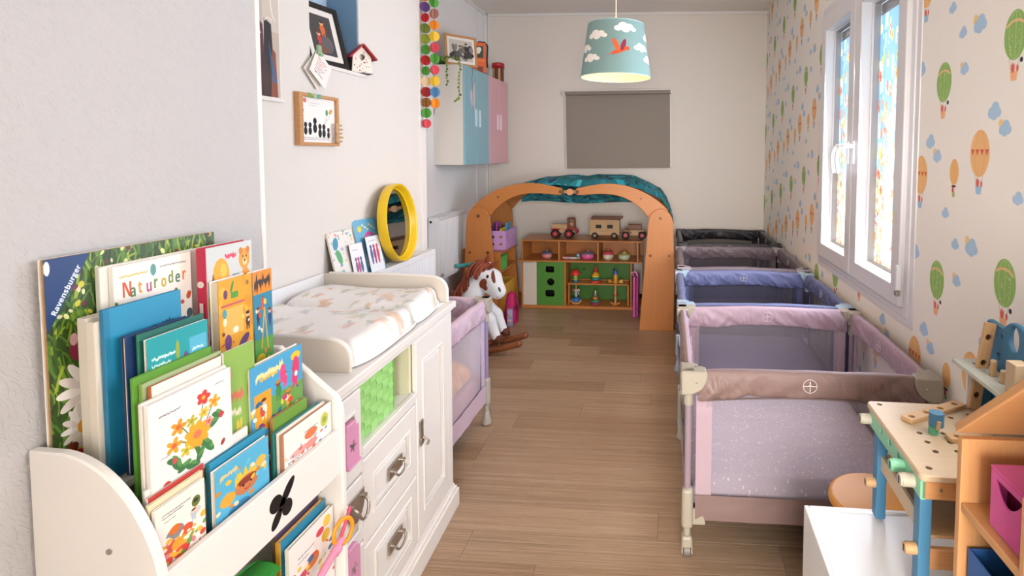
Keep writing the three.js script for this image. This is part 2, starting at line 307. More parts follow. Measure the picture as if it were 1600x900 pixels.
// ---------- travel cots ----------
const netAlpha = tex(128, 128, (g) => { g.fillStyle = '#6c6c6c'; g.fillRect(0, 0, 128, 128); g.strokeStyle = '#a8a8a8'; g.lineWidth = 9; for (let i = -1; i < 5; i++) for (let j = -1; j < 5; j++) { g.beginPath(); g.arc(i * 32 + (j % 2 ? 16 : 0), j * 32 + 16, 13, 0, 7); g.stroke(); } }, { srgb: false, repeat: [32, 32] });
reseed(812);
const speckTex = tex(1024, 1024, (g) => {
  g.fillStyle = '#bcb3bd'; g.fillRect(0, 0, 1024, 1024);
  for (let i = 0; i < 500; i++) { g.globalAlpha = 0.05; g.fillStyle = rnd() < 0.5 ? '#8e86a0' : '#c9c0c8'; const r = rnd(20, 90); g.beginPath(); g.ellipse(rnd(0, 1024), rnd(0, 1024), r, r * 0.3, 0, 0, 7); g.fill(); }
  g.globalAlpha = 0.9; for (let i = 0; i < 1500; i++) { g.fillStyle = rnd() < 0.8 ? '#efecf0' : '#d9c9b4'; const r = rnd(1.4, 4.6); g.beginPath(); g.arc(rnd(0, 1024), rnd(0, 1024), r, 0, 7); g.fill(); }
  g.globalAlpha = 1;
}, { repeat: [1.1, 1.1] });
// a padded sleeve that hangs over a rail: along x, top at y = 0, hem at -drop
function sleeve(L, drop, t, bow, sd, v0, v1) {
  return surf(120, 12, (u, w01) => {
    const v = v0 + (v1 - v0) * w01;
    const x = (u - 0.5) * L, a = v * Math.PI * 2, b = Math.sin(u * Math.PI), s = Math.sin(a), c = Math.cos(a);
    let y = Math.sign(c) * Math.pow(Math.abs(c), 0.75) * drop / 2 - drop / 2;
    const k = -y / drop;                                      // 0 at the top, 1 at the hem
    let z = Math.sign(s) * Math.pow(Math.abs(s), 0.6) * t * 0.5 * (1.05 - 0.45 * k);
    const w = (noise(x * 22 + k * 4 + sd, k * 1.6 + sd) - 0.5) * 0.8 + (Math.pow(1 - Math.abs(2 * noise(x * 38 + (x > 0 ? -5 : 5) * k + sd * 3, k * 1.1) - 1), 4) - 0.2) * 0.62, edge = 0.42 + 0.58 * Math.pow(Math.abs(2 * u - 1), 1.5);
    z += Math.sign(s) * w * 0.026 * edge * Math.min(1, k * 3);
    y += bow * b * (0.7 + 0.9 * k) + (noise(x * 15 + sd, 4) - 0.5) * 0.004 - Math.sin(u * Math.PI * 3 + sd) * 0.0015 + (k > 0.9 ? (noise(x * 9 + sd, 8) - 0.5) * 0.008 : 0);
    return [x, y, z];
  });
}
function sewnPanel(w, h, sd, wob = 0.004) { return surf(10, 26, (u, v) => [(u - 0.5) * w, v * h, (noise(v * h * 34 + sd, u * 1.5) - 0.5) * wob + (noise(v * h * 9, sd) - 0.5) * wob]); }
const fabricM = (c) => new THREE.MeshPhysicalMaterial({ color: c, roughness: 0.46, sheen: 0.35, sheenRoughness: 0.5, sheenColor: new THREE.Color(0xffffff), bumpMap: fabricBump, bumpScale: 0.0004, side: THREE.DoubleSide });
const netM = (c, near) => new THREE.MeshStandardMaterial({ color: c, roughness: 0.9, transparent: true, ...(near ? { alphaMap: netAlpha, opacity: 0.55 } : { opacity: 0.45 }), side: THREE.DoubleSide });
function makeCot(o) {
  const { W, D, h, label, pos, fabric, strip = fabric, net, plastic, tubeC, bow = 0.014, sheet = 0xffffff, group, turn = 0, wheels = true, sd = 1, logos = true } = o;
  const t = thing('travel_cot', label, 'travel cot', pos, turn, group);
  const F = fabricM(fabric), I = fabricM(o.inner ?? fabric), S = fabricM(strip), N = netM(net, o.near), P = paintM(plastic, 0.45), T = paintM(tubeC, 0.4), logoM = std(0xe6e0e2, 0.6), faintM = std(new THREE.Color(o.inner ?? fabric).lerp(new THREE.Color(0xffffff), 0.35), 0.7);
  const hw = W / 2, hd = D / 2, piping = std(new THREE.Color(fabric).multiplyScalar(0.62), 0.8);
  const sides = [[W, hd, 0], [D, hw, Math.PI / 2], [W, hd, Math.PI], [D, hw, -Math.PI / 2]];
  const place = (g, out, turnY, y = 0) => g.translate(0, y, out).rotateY(turnY);
  sides.forEach(([L, out, a], i) => {
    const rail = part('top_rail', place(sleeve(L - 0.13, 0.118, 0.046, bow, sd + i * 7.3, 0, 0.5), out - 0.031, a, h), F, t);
    part('rail_inner_half', place(sleeve(L - 0.13, 0.118, 0.046, bow, sd + i * 7.3, 0.5, 1), out - 0.031, a, h), I, rail);  // inner half of the sleeve, paler where window light is painted in
    part('piping', place(tube(Array.from({ length: 9 }, (_, k) => { const u = k / 8; return [(u - 0.5) * (L - 0.15), -0.118 + bow * 1.6 * Math.sin(u * Math.PI), 0]; }), 0.0035, 30, 6), out - 0.02, a, h), piping, rail);
    if (logos) {
      const g = [new THREE.TorusGeometry(0.026, 0.0012, 6, 40), box(0.052, 0.0028, 0.002, 0, 0, 0, 0), box(0.0028, 0.018, 0.002, 0, -0.013, 0, 0), box(0.0036, 0.010, 0.002, 0, 0.013, 0, 0), box(0.010, 0.0024, 0.002, 0, 0.0045, 0, 0)];
      part('emblem', place(merge(g), out - 0.0035, a, h - 0.054 + bow), logoM, rail);
      const gi = g.map((q) => q.clone()); part('emblem', place(merge(gi).rotateY(Math.PI), out - 0.0585, a, h - 0.054 + bow), faintM, rail);
    }
    const nb = 0.245, nt = h - 0.095, q = surf(16, 10, (u, v) => [(u - 0.5) * (L - 0.2), nb + v * (nt - nb), Math.sin(u * Math.PI) * Math.sin(v * Math.PI) * -0.012 + (noise(u * 5 + sd, v * 4 + i) - 0.5) * 0.008]);
    { const uv = q.attributes.uv; for (let k = 0; k < uv.count; k++) uv.setXY(k, uv.getX(k) * (L - 0.2), uv.getY(k) * (nt - nb)); }
    part('mesh_panel', place(q, out - 0.03, a), N, t);
    for (const s of [-1, 1]) part('side_strip', place(sewnPanel(0.062, h - 0.3, sd + i + s).translate(s * (L / 2 - 0.092), 0.2, 0), out - 0.027, a), S, t);
    part('base_band', place(surf(24, 6, (u, v) => [(u - 0.5) * (L - 0.12), 0.15 + v * 0.105, (noise(u * 16 + sd, v * 3 + i) - 0.5) * 0.006]), out - 0.022, a), F, t);
  });
  for (const sx of [-1, 1]) for (const sz of [-1, 1]) {
    const x = sx * (hw - 0.03), z = sz * (hd - 0.03);
    part('corner_post', rod([x, 0.14, z], [x, h - 0.05, z], 0.0135, 14), T, t);
    const plate = () => { const s = new THREE.Shape(); s.moveTo(0, -0.092); s.lineTo(0, -0.022); s.quadraticCurveTo(0, 0, 0.024, 0); s.lineTo(0.1, 0); s.quadraticCurveTo(0.108, -0.03, 0.086, -0.062); s.quadraticCurveTo(0.07, -0.084, 0.035, -0.092); s.lineTo(0, -0.092); return s; };
    const a = slab(plate(), 0.016, [], 0.004), b = slab(plate(), 0.016, [], 0.004);
    a.translate(-0.03, 0, 0.024); b.translate(-0.03, 0, 0).rotateY(Math.PI / 2).translate(-0.024, 0, 0);
    const parts = [a, b, a.clone().scale(0.8, 0.7, 1).translate(0, 0, -0.052), b.clone().scale(1, 0.7, 0.8).translate(0.052, 0, 0), box(0.062, 0.085, 0.062, 0, -0.044, 0, 0.02, 3), span(-0.03, 0.068, -0.014, 0.001, -0.027, 0.031, 0.012, 3), span(-0.031, 0.027, -0.014, 0.001, -0.068, 0.03, 0.012, 3), rod([0, -0.14, 0], [0, -0.08, 0], 0.019, 14)];
    // mirrored to this corner: local +x and -z run inwards from the front left corner
    const g = merge(parts.map((q) => { q = q.index ? q.toNonIndexed() : q; return q; }));
    const R = g.clone(); const fx = sx < 0 ? 1 : -1, fz = sz > 0 ? 1 : -1; R.scale(fx, 1, fz); if (fx * fz < 0) flip(R);
    const br = part('corner_bracket', R.translate(x, h + 0.004, z), P, t);
    for (const c of [[x + (sx < 0 ? 0.03 : -0.03), h - 0.036, z + sz * 0.0285], [x + sx * 0.0285, h - 0.036, z - sz * 0.03]]) part('rivet', new THREE.SphereGeometry(0.006, 10, 6).translate(...c), M.chrome, br);
    // lower foot with sleeve and ear
    const ear = new THREE.Shape(); ear.moveTo(0, 0); ear.lineTo(0.06, 0); ear.quadraticCurveTo(0.062, 0.05, 0.02, 0.065); ear.lineTo(0, 0.065); ear.lineTo(0, 0);
    const eg = slab(ear, 0.014, [], 0.003).translate(0.012, 0.13, 0.0);
    const foot = [box(0.046, 0.165, 0.046, 0, 0.2, 0, 0.016, 3), eg, rod([0, 0.06, 0], [0, 0.14, 0], 0.0145, 12)];
    const wheel = wheels && sz > 0;
    foot.push(wheel ? box(0.044, 0.05, 0.05, 0, 0.065, 0, 0.012, 3) : lathe([[0, 0.0], [0.026, 0], [0.03, 0.012], [0.02, 0.05], [0.016, 0.08], [0, 0.08]], 16));
    const fg = merge(foot); if (sx > 0) { fg.scale(-1, 1, 1); flip(fg); }
    const ft = part('foot', fg.translate(x, 0, z), P, t);
    if (wheel) { for (const s of [-1, 1]) part('fork', box(0.006, 0.05, 0.04, x + s * 0.019, 0.04, z, 0.003), P, ft); part('caster_wheel', rod([x - 0.012, 0.024, z], [x + 0.012, 0.024, z], 0.024, 20), std(0x77726c, 0.5), ft); }
  }
  const mw = W - 0.1, md = D - 0.1;
  const mg = surf(30, 30, (u, v) => { const e = Math.min(u, 1 - u, v, 1 - v), r = Math.min(1, e / 0.05), top = 0.302 - 0.05 * (1 - Math.sqrt(1 - (1 - r) * (1 - r))); return [(u - 0.5) * mw, top + (noise(u * 7 + sd, v * 7) - 0.5) * 0.012, (0.5 - v) * md]; });
  { const uv = mg.attributes.uv; for (let k = 0; k < uv.count; k++) uv.setXY(k, uv.getX(k) * mw, uv.getY(k) * md); }
  const mt = part('mattress', merge([mg, span(-mw / 2, mw / 2, 0.19, 0.262, -md / 2, md / 2, 0.02, 2)]), new THREE.MeshStandardMaterial({ color: sheet, map: speckTex, roughness: 0.85, bumpMap: fabricBump, bumpScale: 0.0004 }), t);
  part('base_board', span(-hw + 0.05, hw - 0.05, 0.165, 0.19, -hd + 0.05, hd - 0.05, 0.004), std(0x3a3438, 0.8), t);
  return t;
}
function flip(g) { for (const k of ['position', 'normal', 'uv']) { const a = g.attributes[k], n = a.itemSize, arr = a.array; for (let i = 0; i < a.count; i += 3) for (let c = 0; c < n; c++) { const p = (i + 1) * n + c, q = (i + 2) * n + c, v = arr[p]; arr[p] = arr[q]; arr[q] = v; } } return g; }

const cotX = 0.553;
makeCot({ W: 0.985, D: 0.965, h: 0.757, pos: [cotX, 0, -2.572], fabric: 0x846c67, inner: 0xad94a2, strip: 0xb39ca6, net: 0xb5abb4, plastic: 0xa39b8b, tubeC: 0x93808a, sheet: 0xe0d9de, sd: 3, near: true, label: 'nearest travel cot, dusky mauve with beige corner brackets and small front wheels' });  // inner rail colour is lightened to stand in for window light on the far rail
makeCot({ W: 0.985, D: 0.955, h: 0.755, pos: [cotX + 0.002, 0, -3.543], fabric: 0x646a92, net: 0x51546a, plastic: 0x9fb4c4, tubeC: 0x3e4266, sheet: 0x7d7c98, sd: 11, label: 'violet-blue travel cot with pale blue corner brackets, directly behind the nearest mauve cot' });
makeCot({ W: 0.97, D: 1.0, h: 0.765, pos: [cotX + 0.012, 0, -4.532], fabric: 0x6e6067, net: 0x655c66, plastic: 0x9d949a, tubeC: 0x6d6068, sheet: 0x9c929c, sd: 19, label: 'greyish mauve travel cot standing between the blue cot and the black cot' });
makeCot({ W: 0.95, D: 0.98, h: 0.785, pos: [cotX + 0.02, 0, -5.532], fabric: 0x221f24, net: 0x2b282c, plastic: 0x2a282b, tubeC: 0x1d1b1e, sheet: 0x5c5860, sd: 27, label: 'black travel cot at the far end of the row, against the back wall' });
const leftCot = makeCot({ W: 0.4, D: 0.74, h: 0.758, pos: [-1.228, 0, -2.762], fabric: 0xcbb3c6, strip: 0xc4b6d2, net: 0xe2d9e6, plastic: 0xaaa59c, tubeC: 0x8d80a4, bow: 0.004, sheet: 0xffc4c2, wheels: false, sd: 35, label: 'pale pink travel cot beside the white changing dresser, opposite the row of cots' });
reseed(55);
const pillowTex = tex(256, 256, (g) => { g.fillStyle = '#e6a63a'; g.fillRect(0, 0, 256, 256); for (let i = 0; i < 60; i++) { g.fillStyle = ['#d9472e', '#f6d98a', '#a4373a', '#f3efe2'][(rnd() * 4) | 0]; g.beginPath(); g.ellipse(rnd(0, 256), rnd(0, 256), rnd(3, 12), rnd(3, 8), rnd(0, 3), 0, 7); g.fill(); } });
{
  const t = thing('pillow', 'orange pillow with small red print lying in the pale pink cot', 'pillow', [-1.24, 0.31, -2.86]);
  part('pillow_cover', surf(20, 20, (u, v) => { const a = (u - 0.5) * 2, b = (v - 0.5) * 2, e = (1 - Math.pow(Math.abs(a), 3)) * (1 - Math.pow(Math.abs(b), 3)); return [a * 0.13, 0.11 * Math.sqrt(Math.max(0, e)) + 0.02, -b * 0.17]; }).translate(0, 0, 0), std(0xffffff, 0.8, { map: pillowTex, side: THREE.DoubleSide }), t);
  part('pillow_back', span(-0.12, 0.12, 0, 0.022, -0.16, 0.16, 0.01), std(0xd99a35, 0.85), t);
}
// ---------- bookshelf with picture books ----------
const SZ0 = -0.8, SZ1 = -1.313, SXB = -1.036, SXF = -0.82;
{
  const t = thing('bookshelf', 'white open-front bookshelf with curved sides and a black butterfly on its front board', 'bookshelf', [0, 0, 0]);
  // side panel outline: distance in front of the wall, height
  const side = (top, mid) => { const s = new THREE.Shape(); s.moveTo(0, 0); s.lineTo(0.22, 0); s.lineTo(0.22, mid); s.bezierCurveTo(0.218, mid + 0.06, 0.16, top - 0.012, 0.055, top); s.lineTo(0, top + 0.002); return s; };
  part('side_panel', slab(side(1.11, 0.9), 0.018, [], 0.003, 24).translate(SXB, 0, SZ0 - 0.009), M.white, t);
  const far = new THREE.Shape(); far.moveTo(0, 0); far.lineTo(0.22, 0); far.lineTo(0.22, 0.93); far.quadraticCurveTo(0.219, 0.985, 0.19, 1.0); far.lineTo(0.06, 1.11); far.lineTo(0, 1.11);
  part('side_panel', slab(far, 0.018, [], 0.003, 24).translate(SXB, 0, SZ1 + 0.009), M.white, t);
  const a = SZ0 - 0.018, b = SZ1 + 0.018;
  const fb = part('front_board', span(SXF - 0.016, SXF - 0.001, 0.789, 0.903, a, b, 0.003), M.white, t);
  part('step_board', span(SXB, -0.9325, 1.015, 1.03, a, b, 0.002), M.white, t);
  part('step_board', span(-0.9325, -0.8775, 0.915, 0.93, a, b, 0.002), M.white, t);
  part('step_board', span(-0.8775, SXF - 0.016, 0.80, 0.819, a, b, 0.002), M.white, t);
  part('shelf_board', span(SXB, SXF - 0.016, 0.785, 0.8, a, b, 0.002), M.white, t);
  part('shelf_board', span(SXB, SXF, 0.48, 0.5, a, b, 0.002), M.white, t);
  part('shelf_board', span(SXB, SXF, 0.1, 0.12, a, b, 0.002), M.white, t);
  part('back_panel', span(SXB, SXB + 0.006, 0, 1.02, a, b, 0.001), M.white, t);
  part('divider_board', span(-0.96, -0.95, 0.5, 0.78, a, b, 0.002), M.white, t);
  for (const [y, x] of [[0.95, SXB + 0.135], [0.62, SXB + 0.135]]) part('screw', rod([x, y, SZ0], [x, y, SZ0 + 0.002], 0.005, 12), M.pewter, t);
  for (const y of [0.74, 0.62]) part('screw', rod([-0.875, y, b], [-0.875, y, b + 0.002], 0.004, 10), M.pewter, t);
  // butterfly print: near wings, body, far wings
  const E = (x, y, rx, ry, rot) => { const s = new THREE.Shape(); s.absellipse(0, 0, rx, ry, 0, Math.PI * 2); return new THREE.ExtrudeGeometry(s, { depth: 0.001, bevelEnabled: false, curveSegments: 20 }).rotateZ(rot).translate(x, y, 0); };
  const bf = merge([E(-0.018, 0.011, 0.0185, 0.018, 0), E(0.0155, -0.016, 0.0155, 0.0175, 0), E(0.0175, 0.019, 0.0105, 0.03, -0.78), E(-0.017, -0.024, 0.0105, 0.021, -0.7), E(0, 0, 0.008, 0.014, -0.5)]);
  part('butterfly', bf.rotateY(Math.PI / 2).translate(SXF - 0.001, 0.846, -1.086), M.black, fb, 'black butterfly shape');
}
// --- book covers
const C = (w, h, f, k = 1) => tex(w, h, (g) => { f(g, w, h); if (k < 1) { g.scale(1, k); f(g, w, h); } });   // k < 1: the artwork keeps to the upper part of the cover
const squig = (g, x, y, w, col, lw = 2, amp = 2) => { g.strokeStyle = col; g.lineWidth = lw; g.beginPath(); g.moveTo(x, y); for (let i = 0; i < w; i += 3) g.lineTo(x + i, y + rnd(-amp, amp)); g.stroke(); };
const blob = (g, x, y, rx, ry, col, rot = 0) => { g.fillStyle = col; g.beginPath(); g.ellipse(x, y, rx, ry, rot, 0, 7); g.fill(); };
const flower = (g, x, y, r, col, mid, n = 6) => { for (let i = 0; i < n; i++) { const a = i * 2 * Math.PI / n; blob(g, x + Math.cos(a) * r * 0.62, y + Math.sin(a) * r * 0.62, r * 0.48, r * 0.3, col, a); } blob(g, x, y, r * 0.34, r * 0.34, mid); };
const figure = (g, x, y, s, col, skin = '#e8b48c') => { blob(g, x, y, s * 0.5, s * 0.75, col); blob(g, x, y - s, s * 0.42, s * 0.42, skin); blob(g, x, y - s * 1.22, s * 0.42, s * 0.24, ['#3a2418', '#6a3a1c', '#c9882e', '#232028'][(rnd() * 4) | 0]); blob(g, x - s * 0.25, y + s * 0.9, s * 0.14, s * 0.4, col); blob(g, x + s * 0.25, y + s * 0.9, s * 0.14, s * 0.4, col); };
const scatter = (g, w, h, n, cols, r0, r1, y0 = 0, y1 = 1) => { for (let i = 0; i < n; i++) blob(g, rnd(0, w), rnd(h * y0, h * y1), rnd(r0, r1), rnd(r0, r1), cols[(rnd() * cols.length) | 0], rnd(0, 3)); };
reseed(1201);
const covers = {
  daisy: C(512, 512, (g, w, h) => {
    g.fillStyle = '#2d4a18'; g.fillRect(0, 0, w, h);
    for (let i = 0; i < 900; i++) { g.globalAlpha = 0.8; g.strokeStyle = ['#4f7a22', '#7aa02e', '#33581c', '#a9bd3a', '#1c3212', '#5d8a3a'][(rnd() * 6) | 0]; g.lineWidth = rnd(2, 9); const x = rnd(0, w), y = rnd(0, h); g.beginPath(); g.moveTo(x, y); g.quadraticCurveTo(x + rnd(-20, 20), y - 30, x + rnd(-40, 40), y - rnd(30, 80)); g.stroke(); }
    g.globalAlpha = 1; scatter(g, w, h, 60, ['#c9c23a', '#dfe6a0', '#6b2b3a', '#d8d0b0'], 3, 9, 0, 0.3); blob(g, 70, 215, 22, 26, '#8e2f4a'); blob(g, 60, 190, 10, 14, '#e2b3bd');
    const daisy = (x, y, r) => { for (let i = 0; i < 14; i++) { const a = i * 0.449; blob(g, x + Math.cos(a) * r * 0.62, y + Math.sin(a) * r * 0.62, r * 0.42, r * 0.14, i % 2 ? '#f4f0ee' : '#e2dad8', a); } blob(g, x, y, r * 0.3, r * 0.3, '#e6a21e'); blob(g, x + 4, y + 3, r * 0.14, r * 0.14, '#a86a12'); };
    daisy(95, 310, 80); daisy(75, 395, 55); daisy(200, 470, 60); daisy(300, 430, 50);
    scatter(g, 140, h, 30, ['#c8324a', '#e8c23a', '#efe6d8', '#7a2a1a'], 6, 18, 0.78, 1); blob(g, 60, 470, 22, 22, '#d02a3a');
    g.fillStyle = '#123a72'; g.beginPath(); g.moveTo(0, 0); g.lineTo(110, 0); g.lineTo(0, 165); g.fill(); blob(g, 6, 20, 7, 16, '#e8edf4');
    g.save(); g.translate(20, 128); g.rotate(-0.985); g.fillStyle = '#f4f6fa'; g.font = 'bold 18px sans-serif'; g.fillText('Ravensburger', 0, 0); g.restore();
  }),
  natur: C(320, 360, (g, w, h) => {
    g.fillStyle = '#f4f1ea'; g.fillRect(0, 0, w, h); squig(g, 20, 30, 110, '#d8b84a', 3); squig(g, 180, 24, 120, '#9aa0a0', 3); blob(g, 152, 28, 12, 16, '#5d9a96');
    [['N', '#d8532a'], ['a', '#4a7a4a'], ['t', '#d89a2e'], ['u', '#b8507a'], ['r', '#6a8a3a'], ['o', '#c8a22e'], ['d', '#7a8a3a'], ['e', '#3a6a5a'], ['r', '#e07a3a']].forEach(([t, c], i) => { g.fillStyle = c; g.font = `bold ${i ? 44 : 54}px sans-serif`; g.fillText(t, 26 + i * 31, 84 - i * 1.2 + (i % 2) * 4); });
    scatter(g, w, h, 70, ['#4a7a3a', '#8aa83a', '#d8a03a', '#c85a3a', '#3a5a6a', '#e8d8a0'], 5, 22, 0.45, 1); scatter(g, w, h, 24, ['#4a7a3a', '#c8b23a', '#3a5a6a', '#c85a3a'], 5, 12, 0.27, 0.5);
  }, 0.72),
  bear: C(300, 420, (g, w, h) => {
    g.fillStyle = '#c9d0d2'; g.fillRect(0, 0, w, h); blob(g, 90, 100, 52, 58, '#f2a52e'); blob(g, 105, 85, 20, 24, '#f6c04a'); blob(g, 50, 190, 46, 60, '#d8b62a'); blob(g, 40, 130, 9, 40, '#8a5a2a');
    blob(g, 245, 60, 38, 36, '#e89a2e'); blob(g, 222, 32, 13, 13, '#c87a1e'); blob(g, 270, 32, 13, 13, '#c87a1e'); blob(g, 248, 72, 17, 13, '#f2c88a'); blob(g, 248, 66, 6, 4, '#3a2414'); blob(g, 235, 52, 3.5, 4, '#20140c'); blob(g, 260, 52, 3.5, 4, '#20140c'); blob(g, 250, 130, 30, 40, '#e89a2e');
    squig(g, 120, 40, 70, '#d83a5a', 9, 4); squig(g, 165, 110, 50, '#5a7a96', 6, 3); blob(g, 180, 180, 50, 26, '#e8e6de'); blob(g, 150, 170, 20, 12, '#6a8a3a'); blob(g, 250, 190, 30, 16, '#3f6a94'); scatter(g, w, h, 30, ['#e8dcc0', '#8a4a2a', '#b8c4c8', '#d8672e'], 8, 26, 0.5, 1);
  }, 0.75),
  blue: C(300, 340, (g, w, h) => { const q = g.createLinearGradient(0, 0, 0, h); q.addColorStop(0, '#2592bd'); q.addColorStop(1, '#1a6f9c'); g.fillStyle = q; g.fillRect(0, 0, w, h); g.fillStyle = '#1e7fa8'; g.fillRect(0, 0, 18, h); for (let k = 0; k < 2; k++) { g.strokeStyle = '#15496e'; g.lineWidth = 4; g.beginPath(); for (let i = 0; i < 22; i++) { const x = 70 + i * 9, y = 82 + k * 46 - i * 0.6; g.moveTo(x, y); g.quadraticCurveTo(x + rnd(-4, 8), y - rnd(12, 30), x + 6, y - rnd(0, 6)); } g.stroke(); } blob(g, 255, 70, 12, 9, '#6a5a9a'); scatter(g, w, h, 20, ['#3aa5c9', '#1a5a86', '#e8c06a'], 5, 16, 0.6, 1); }),
  teal: C(300, 260, (g, w, h) => { g.fillStyle = '#1f9fa8'; g.fillRect(0, 0, w, h); squig(g, 20, 50, 110, '#d8f2ee', 5, 3); squig(g, 20, 66, 90, '#d8f2ee', 4, 3); blob(g, 140, 50, 9, 26, '#9aa83a'); blob(g, 180, 80, 14, 22, '#7a4a86'); g.fillStyle = '#58b6d6'; g.fillRect(200, 30, 90, 90); squig(g, 215, 60, 60, '#e8f6fa', 4, 3); scatter(g, w, h, 26, ['#d85a6a', '#2a3a4a', '#e89a3a', '#c84a7a', '#16707c'], 6, 18, 0.35, 1); }, 0.62),
  yellow: C(256, 400, (g, w, h) => { g.fillStyle = '#e2a01f'; g.fillRect(0, 0, w, h); scatter(g, w, h, 10, ['#eab43a', '#d89414'], 10, 40); blob(g, 100, 40, 8, 30, '#3f8a3a', 0.4); g.fillStyle = '#4a9a3a'; g.fillRect(90, 66, 54, 30); g.fillStyle = '#c05a6a'; g.fillRect(14, 118, 180, 10); g.fillStyle = '#e8b75a'; g.fillRect(30, 140, 150, 130); blob(g, 40, 160, 16, 22, '#4aa0b0'); figure(g, 215, 230, 34, '#4a2a3a'); blob(g, 50, 70, 15, 22, '#6a3a6a'); blob(g, 220, 40, 10, 12, '#8a6a3a'); blob(g, 60, 300, 26, 38, '#6a3a7a'); blob(g, 180, 320, 50, 22, '#5a3a6a', -0.6); blob(g, 120, 250, 22, 16, '#f2ead8'); blob(g, 40, 200, 14, 18, '#f0e4c8'); scatter(g, w, h, 14, ['#c84a3a', '#f2ead8', '#7a3a2a', '#f6cf5a'], 5, 14, 0.5, 1); }, 0.62),
  yelblue: C(200, 460, (g, w, h) => { g.fillStyle = '#e0881c'; g.fillRect(0, 0, w, h); g.fillStyle = '#3a2a26'; g.font = 'bold 66px sans-serif'; squig(g, 14, 60, 90, '#3a2a26', 14, 14); squig(g, 110, 54, 70, '#3a2a26', 14, 14); g.fillStyle = '#2f86a6'; g.fillRect(0, 110, w, h * 0.5); g.fillStyle = '#57a046'; g.fillRect(0, h * 0.72, w, h * 0.3); figure(g, 40, 220, 34, '#3a2a3e'); figure(g, 90, 160, 24, '#d83a5a'); figure(g, 165, 240, 34, '#26407a'); g.strokeStyle = '#d8a83a'; g.lineWidth = 12; g.beginPath(); g.moveTo(70, 380); g.lineTo(110, 180); g.moveTo(140, 390); g.lineTo(110, 180); g.stroke(); blob(g, 60, 430, 50, 26, '#e8c62a'); scatter(g, w, h, 16, ['#e8c83a', '#c8502a', '#e8e0d0', '#e07a2a'], 6, 16, 0.3, 1); }, 0.75),
  pinkflower: C(300, 260, (g, w, h) => { g.fillStyle = '#f1ece3'; g.fillRect(0, 0, w, h); flower(g, 40, 60, 30, '#e07a96', '#d85a6a', 5); squig(g, 20, 40, 60, '#d86a8a', 4, 3); squig(g, 70, 62, 70, '#c85a6a', 3, 3); blob(g, 170, 46, 26, 10, '#d88a2e', 0.3); blob(g, 190, 34, 18, 12, '#8a5a2a', -0.3); scatter(g, w, h, 12, ['#e8a03a', '#7a9a4a', '#d86a6a'], 5, 12, 0.4, 1); }),
  greencard: C(220, 160, (g, w, h) => { g.fillStyle = '#8fb757'; g.fillRect(0, 0, w, h); squig(g, 30, 60, 100, '#d86a5a', 6, 6); squig(g, 40, 80, 70, '#f0e6d0', 5, 4); blob(g, 180, 60, 22, 18, '#8a3a2a'); blob(g, 40, 30, 8, 8, '#e88a9a'); scatter(g, w, h, 10, ['#6a9a3a', '#a5c872', '#e8c84a'], 6, 12, 0.5, 1); }),
  bouquet: C(384, 420, (g, w, h) => {
    g.fillStyle = '#efeeec'; g.fillRect(0, 0, w, h); squig(g, 40, 74, 95, '#7a7a80', 4, 3); squig(g, 300, 50, 50, '#a0a0a8', 3, 4);
    g.strokeStyle = '#4f7a3a'; g.lineWidth = 5; for (const [x, y] of [[240, 90], [120, 150], [290, 130], [100, 220], [200, 250], [300, 210], [180, 160]]) { g.beginPath(); g.moveTo(205, 370); g.quadraticCurveTo(205, 260, x, y); g.stroke(); }
    for (const [x, y, a] of [[95, 300, 0.5], [140, 350, -0.4], [110, 330, 0.9], [290, 225, -0.6], [310, 200, 0.4], [260, 330, 0.9], [180, 370, 0.2], [215, 340, -1.1], [240, 300, 0.5]]) { blob(g, x, y, 34, 15, '#3f7a4a', a); blob(g, x + 8, y - 8, 22, 9, '#5d9a52', a + 0.4); }
    for (let i = 0; i < 5; i++) blob(g, 240 + Math.cos(i * 1.25) * 17, 84 + Math.sin(i * 1.25) * 17, 18, 13, '#d6423e', i * 1.25); blob(g, 240, 84, 10, 10, '#f0b23a');
    flower(g, 205, 240, 58, '#f0a92c', '#e07a5a', 9); flower(g, 120, 160, 34, '#ef9a2e', '#d86a2a', 5); flower(g, 292, 128, 30, '#f0aa35', '#e08a2a', 5); flower(g, 98, 232, 34, '#efa42e', '#d8623a', 5); flower(g, 180, 165, 26, '#c2b83a', '#a8a02e', 5); flower(g, 150, 285, 26, '#d3c23a', '#b3a42e', 5); flower(g, 262, 210, 22, '#e88a7a', '#d8523a', 5); flower(g, 240, 155, 24, '#e0c24a', '#c89a2e', 6);
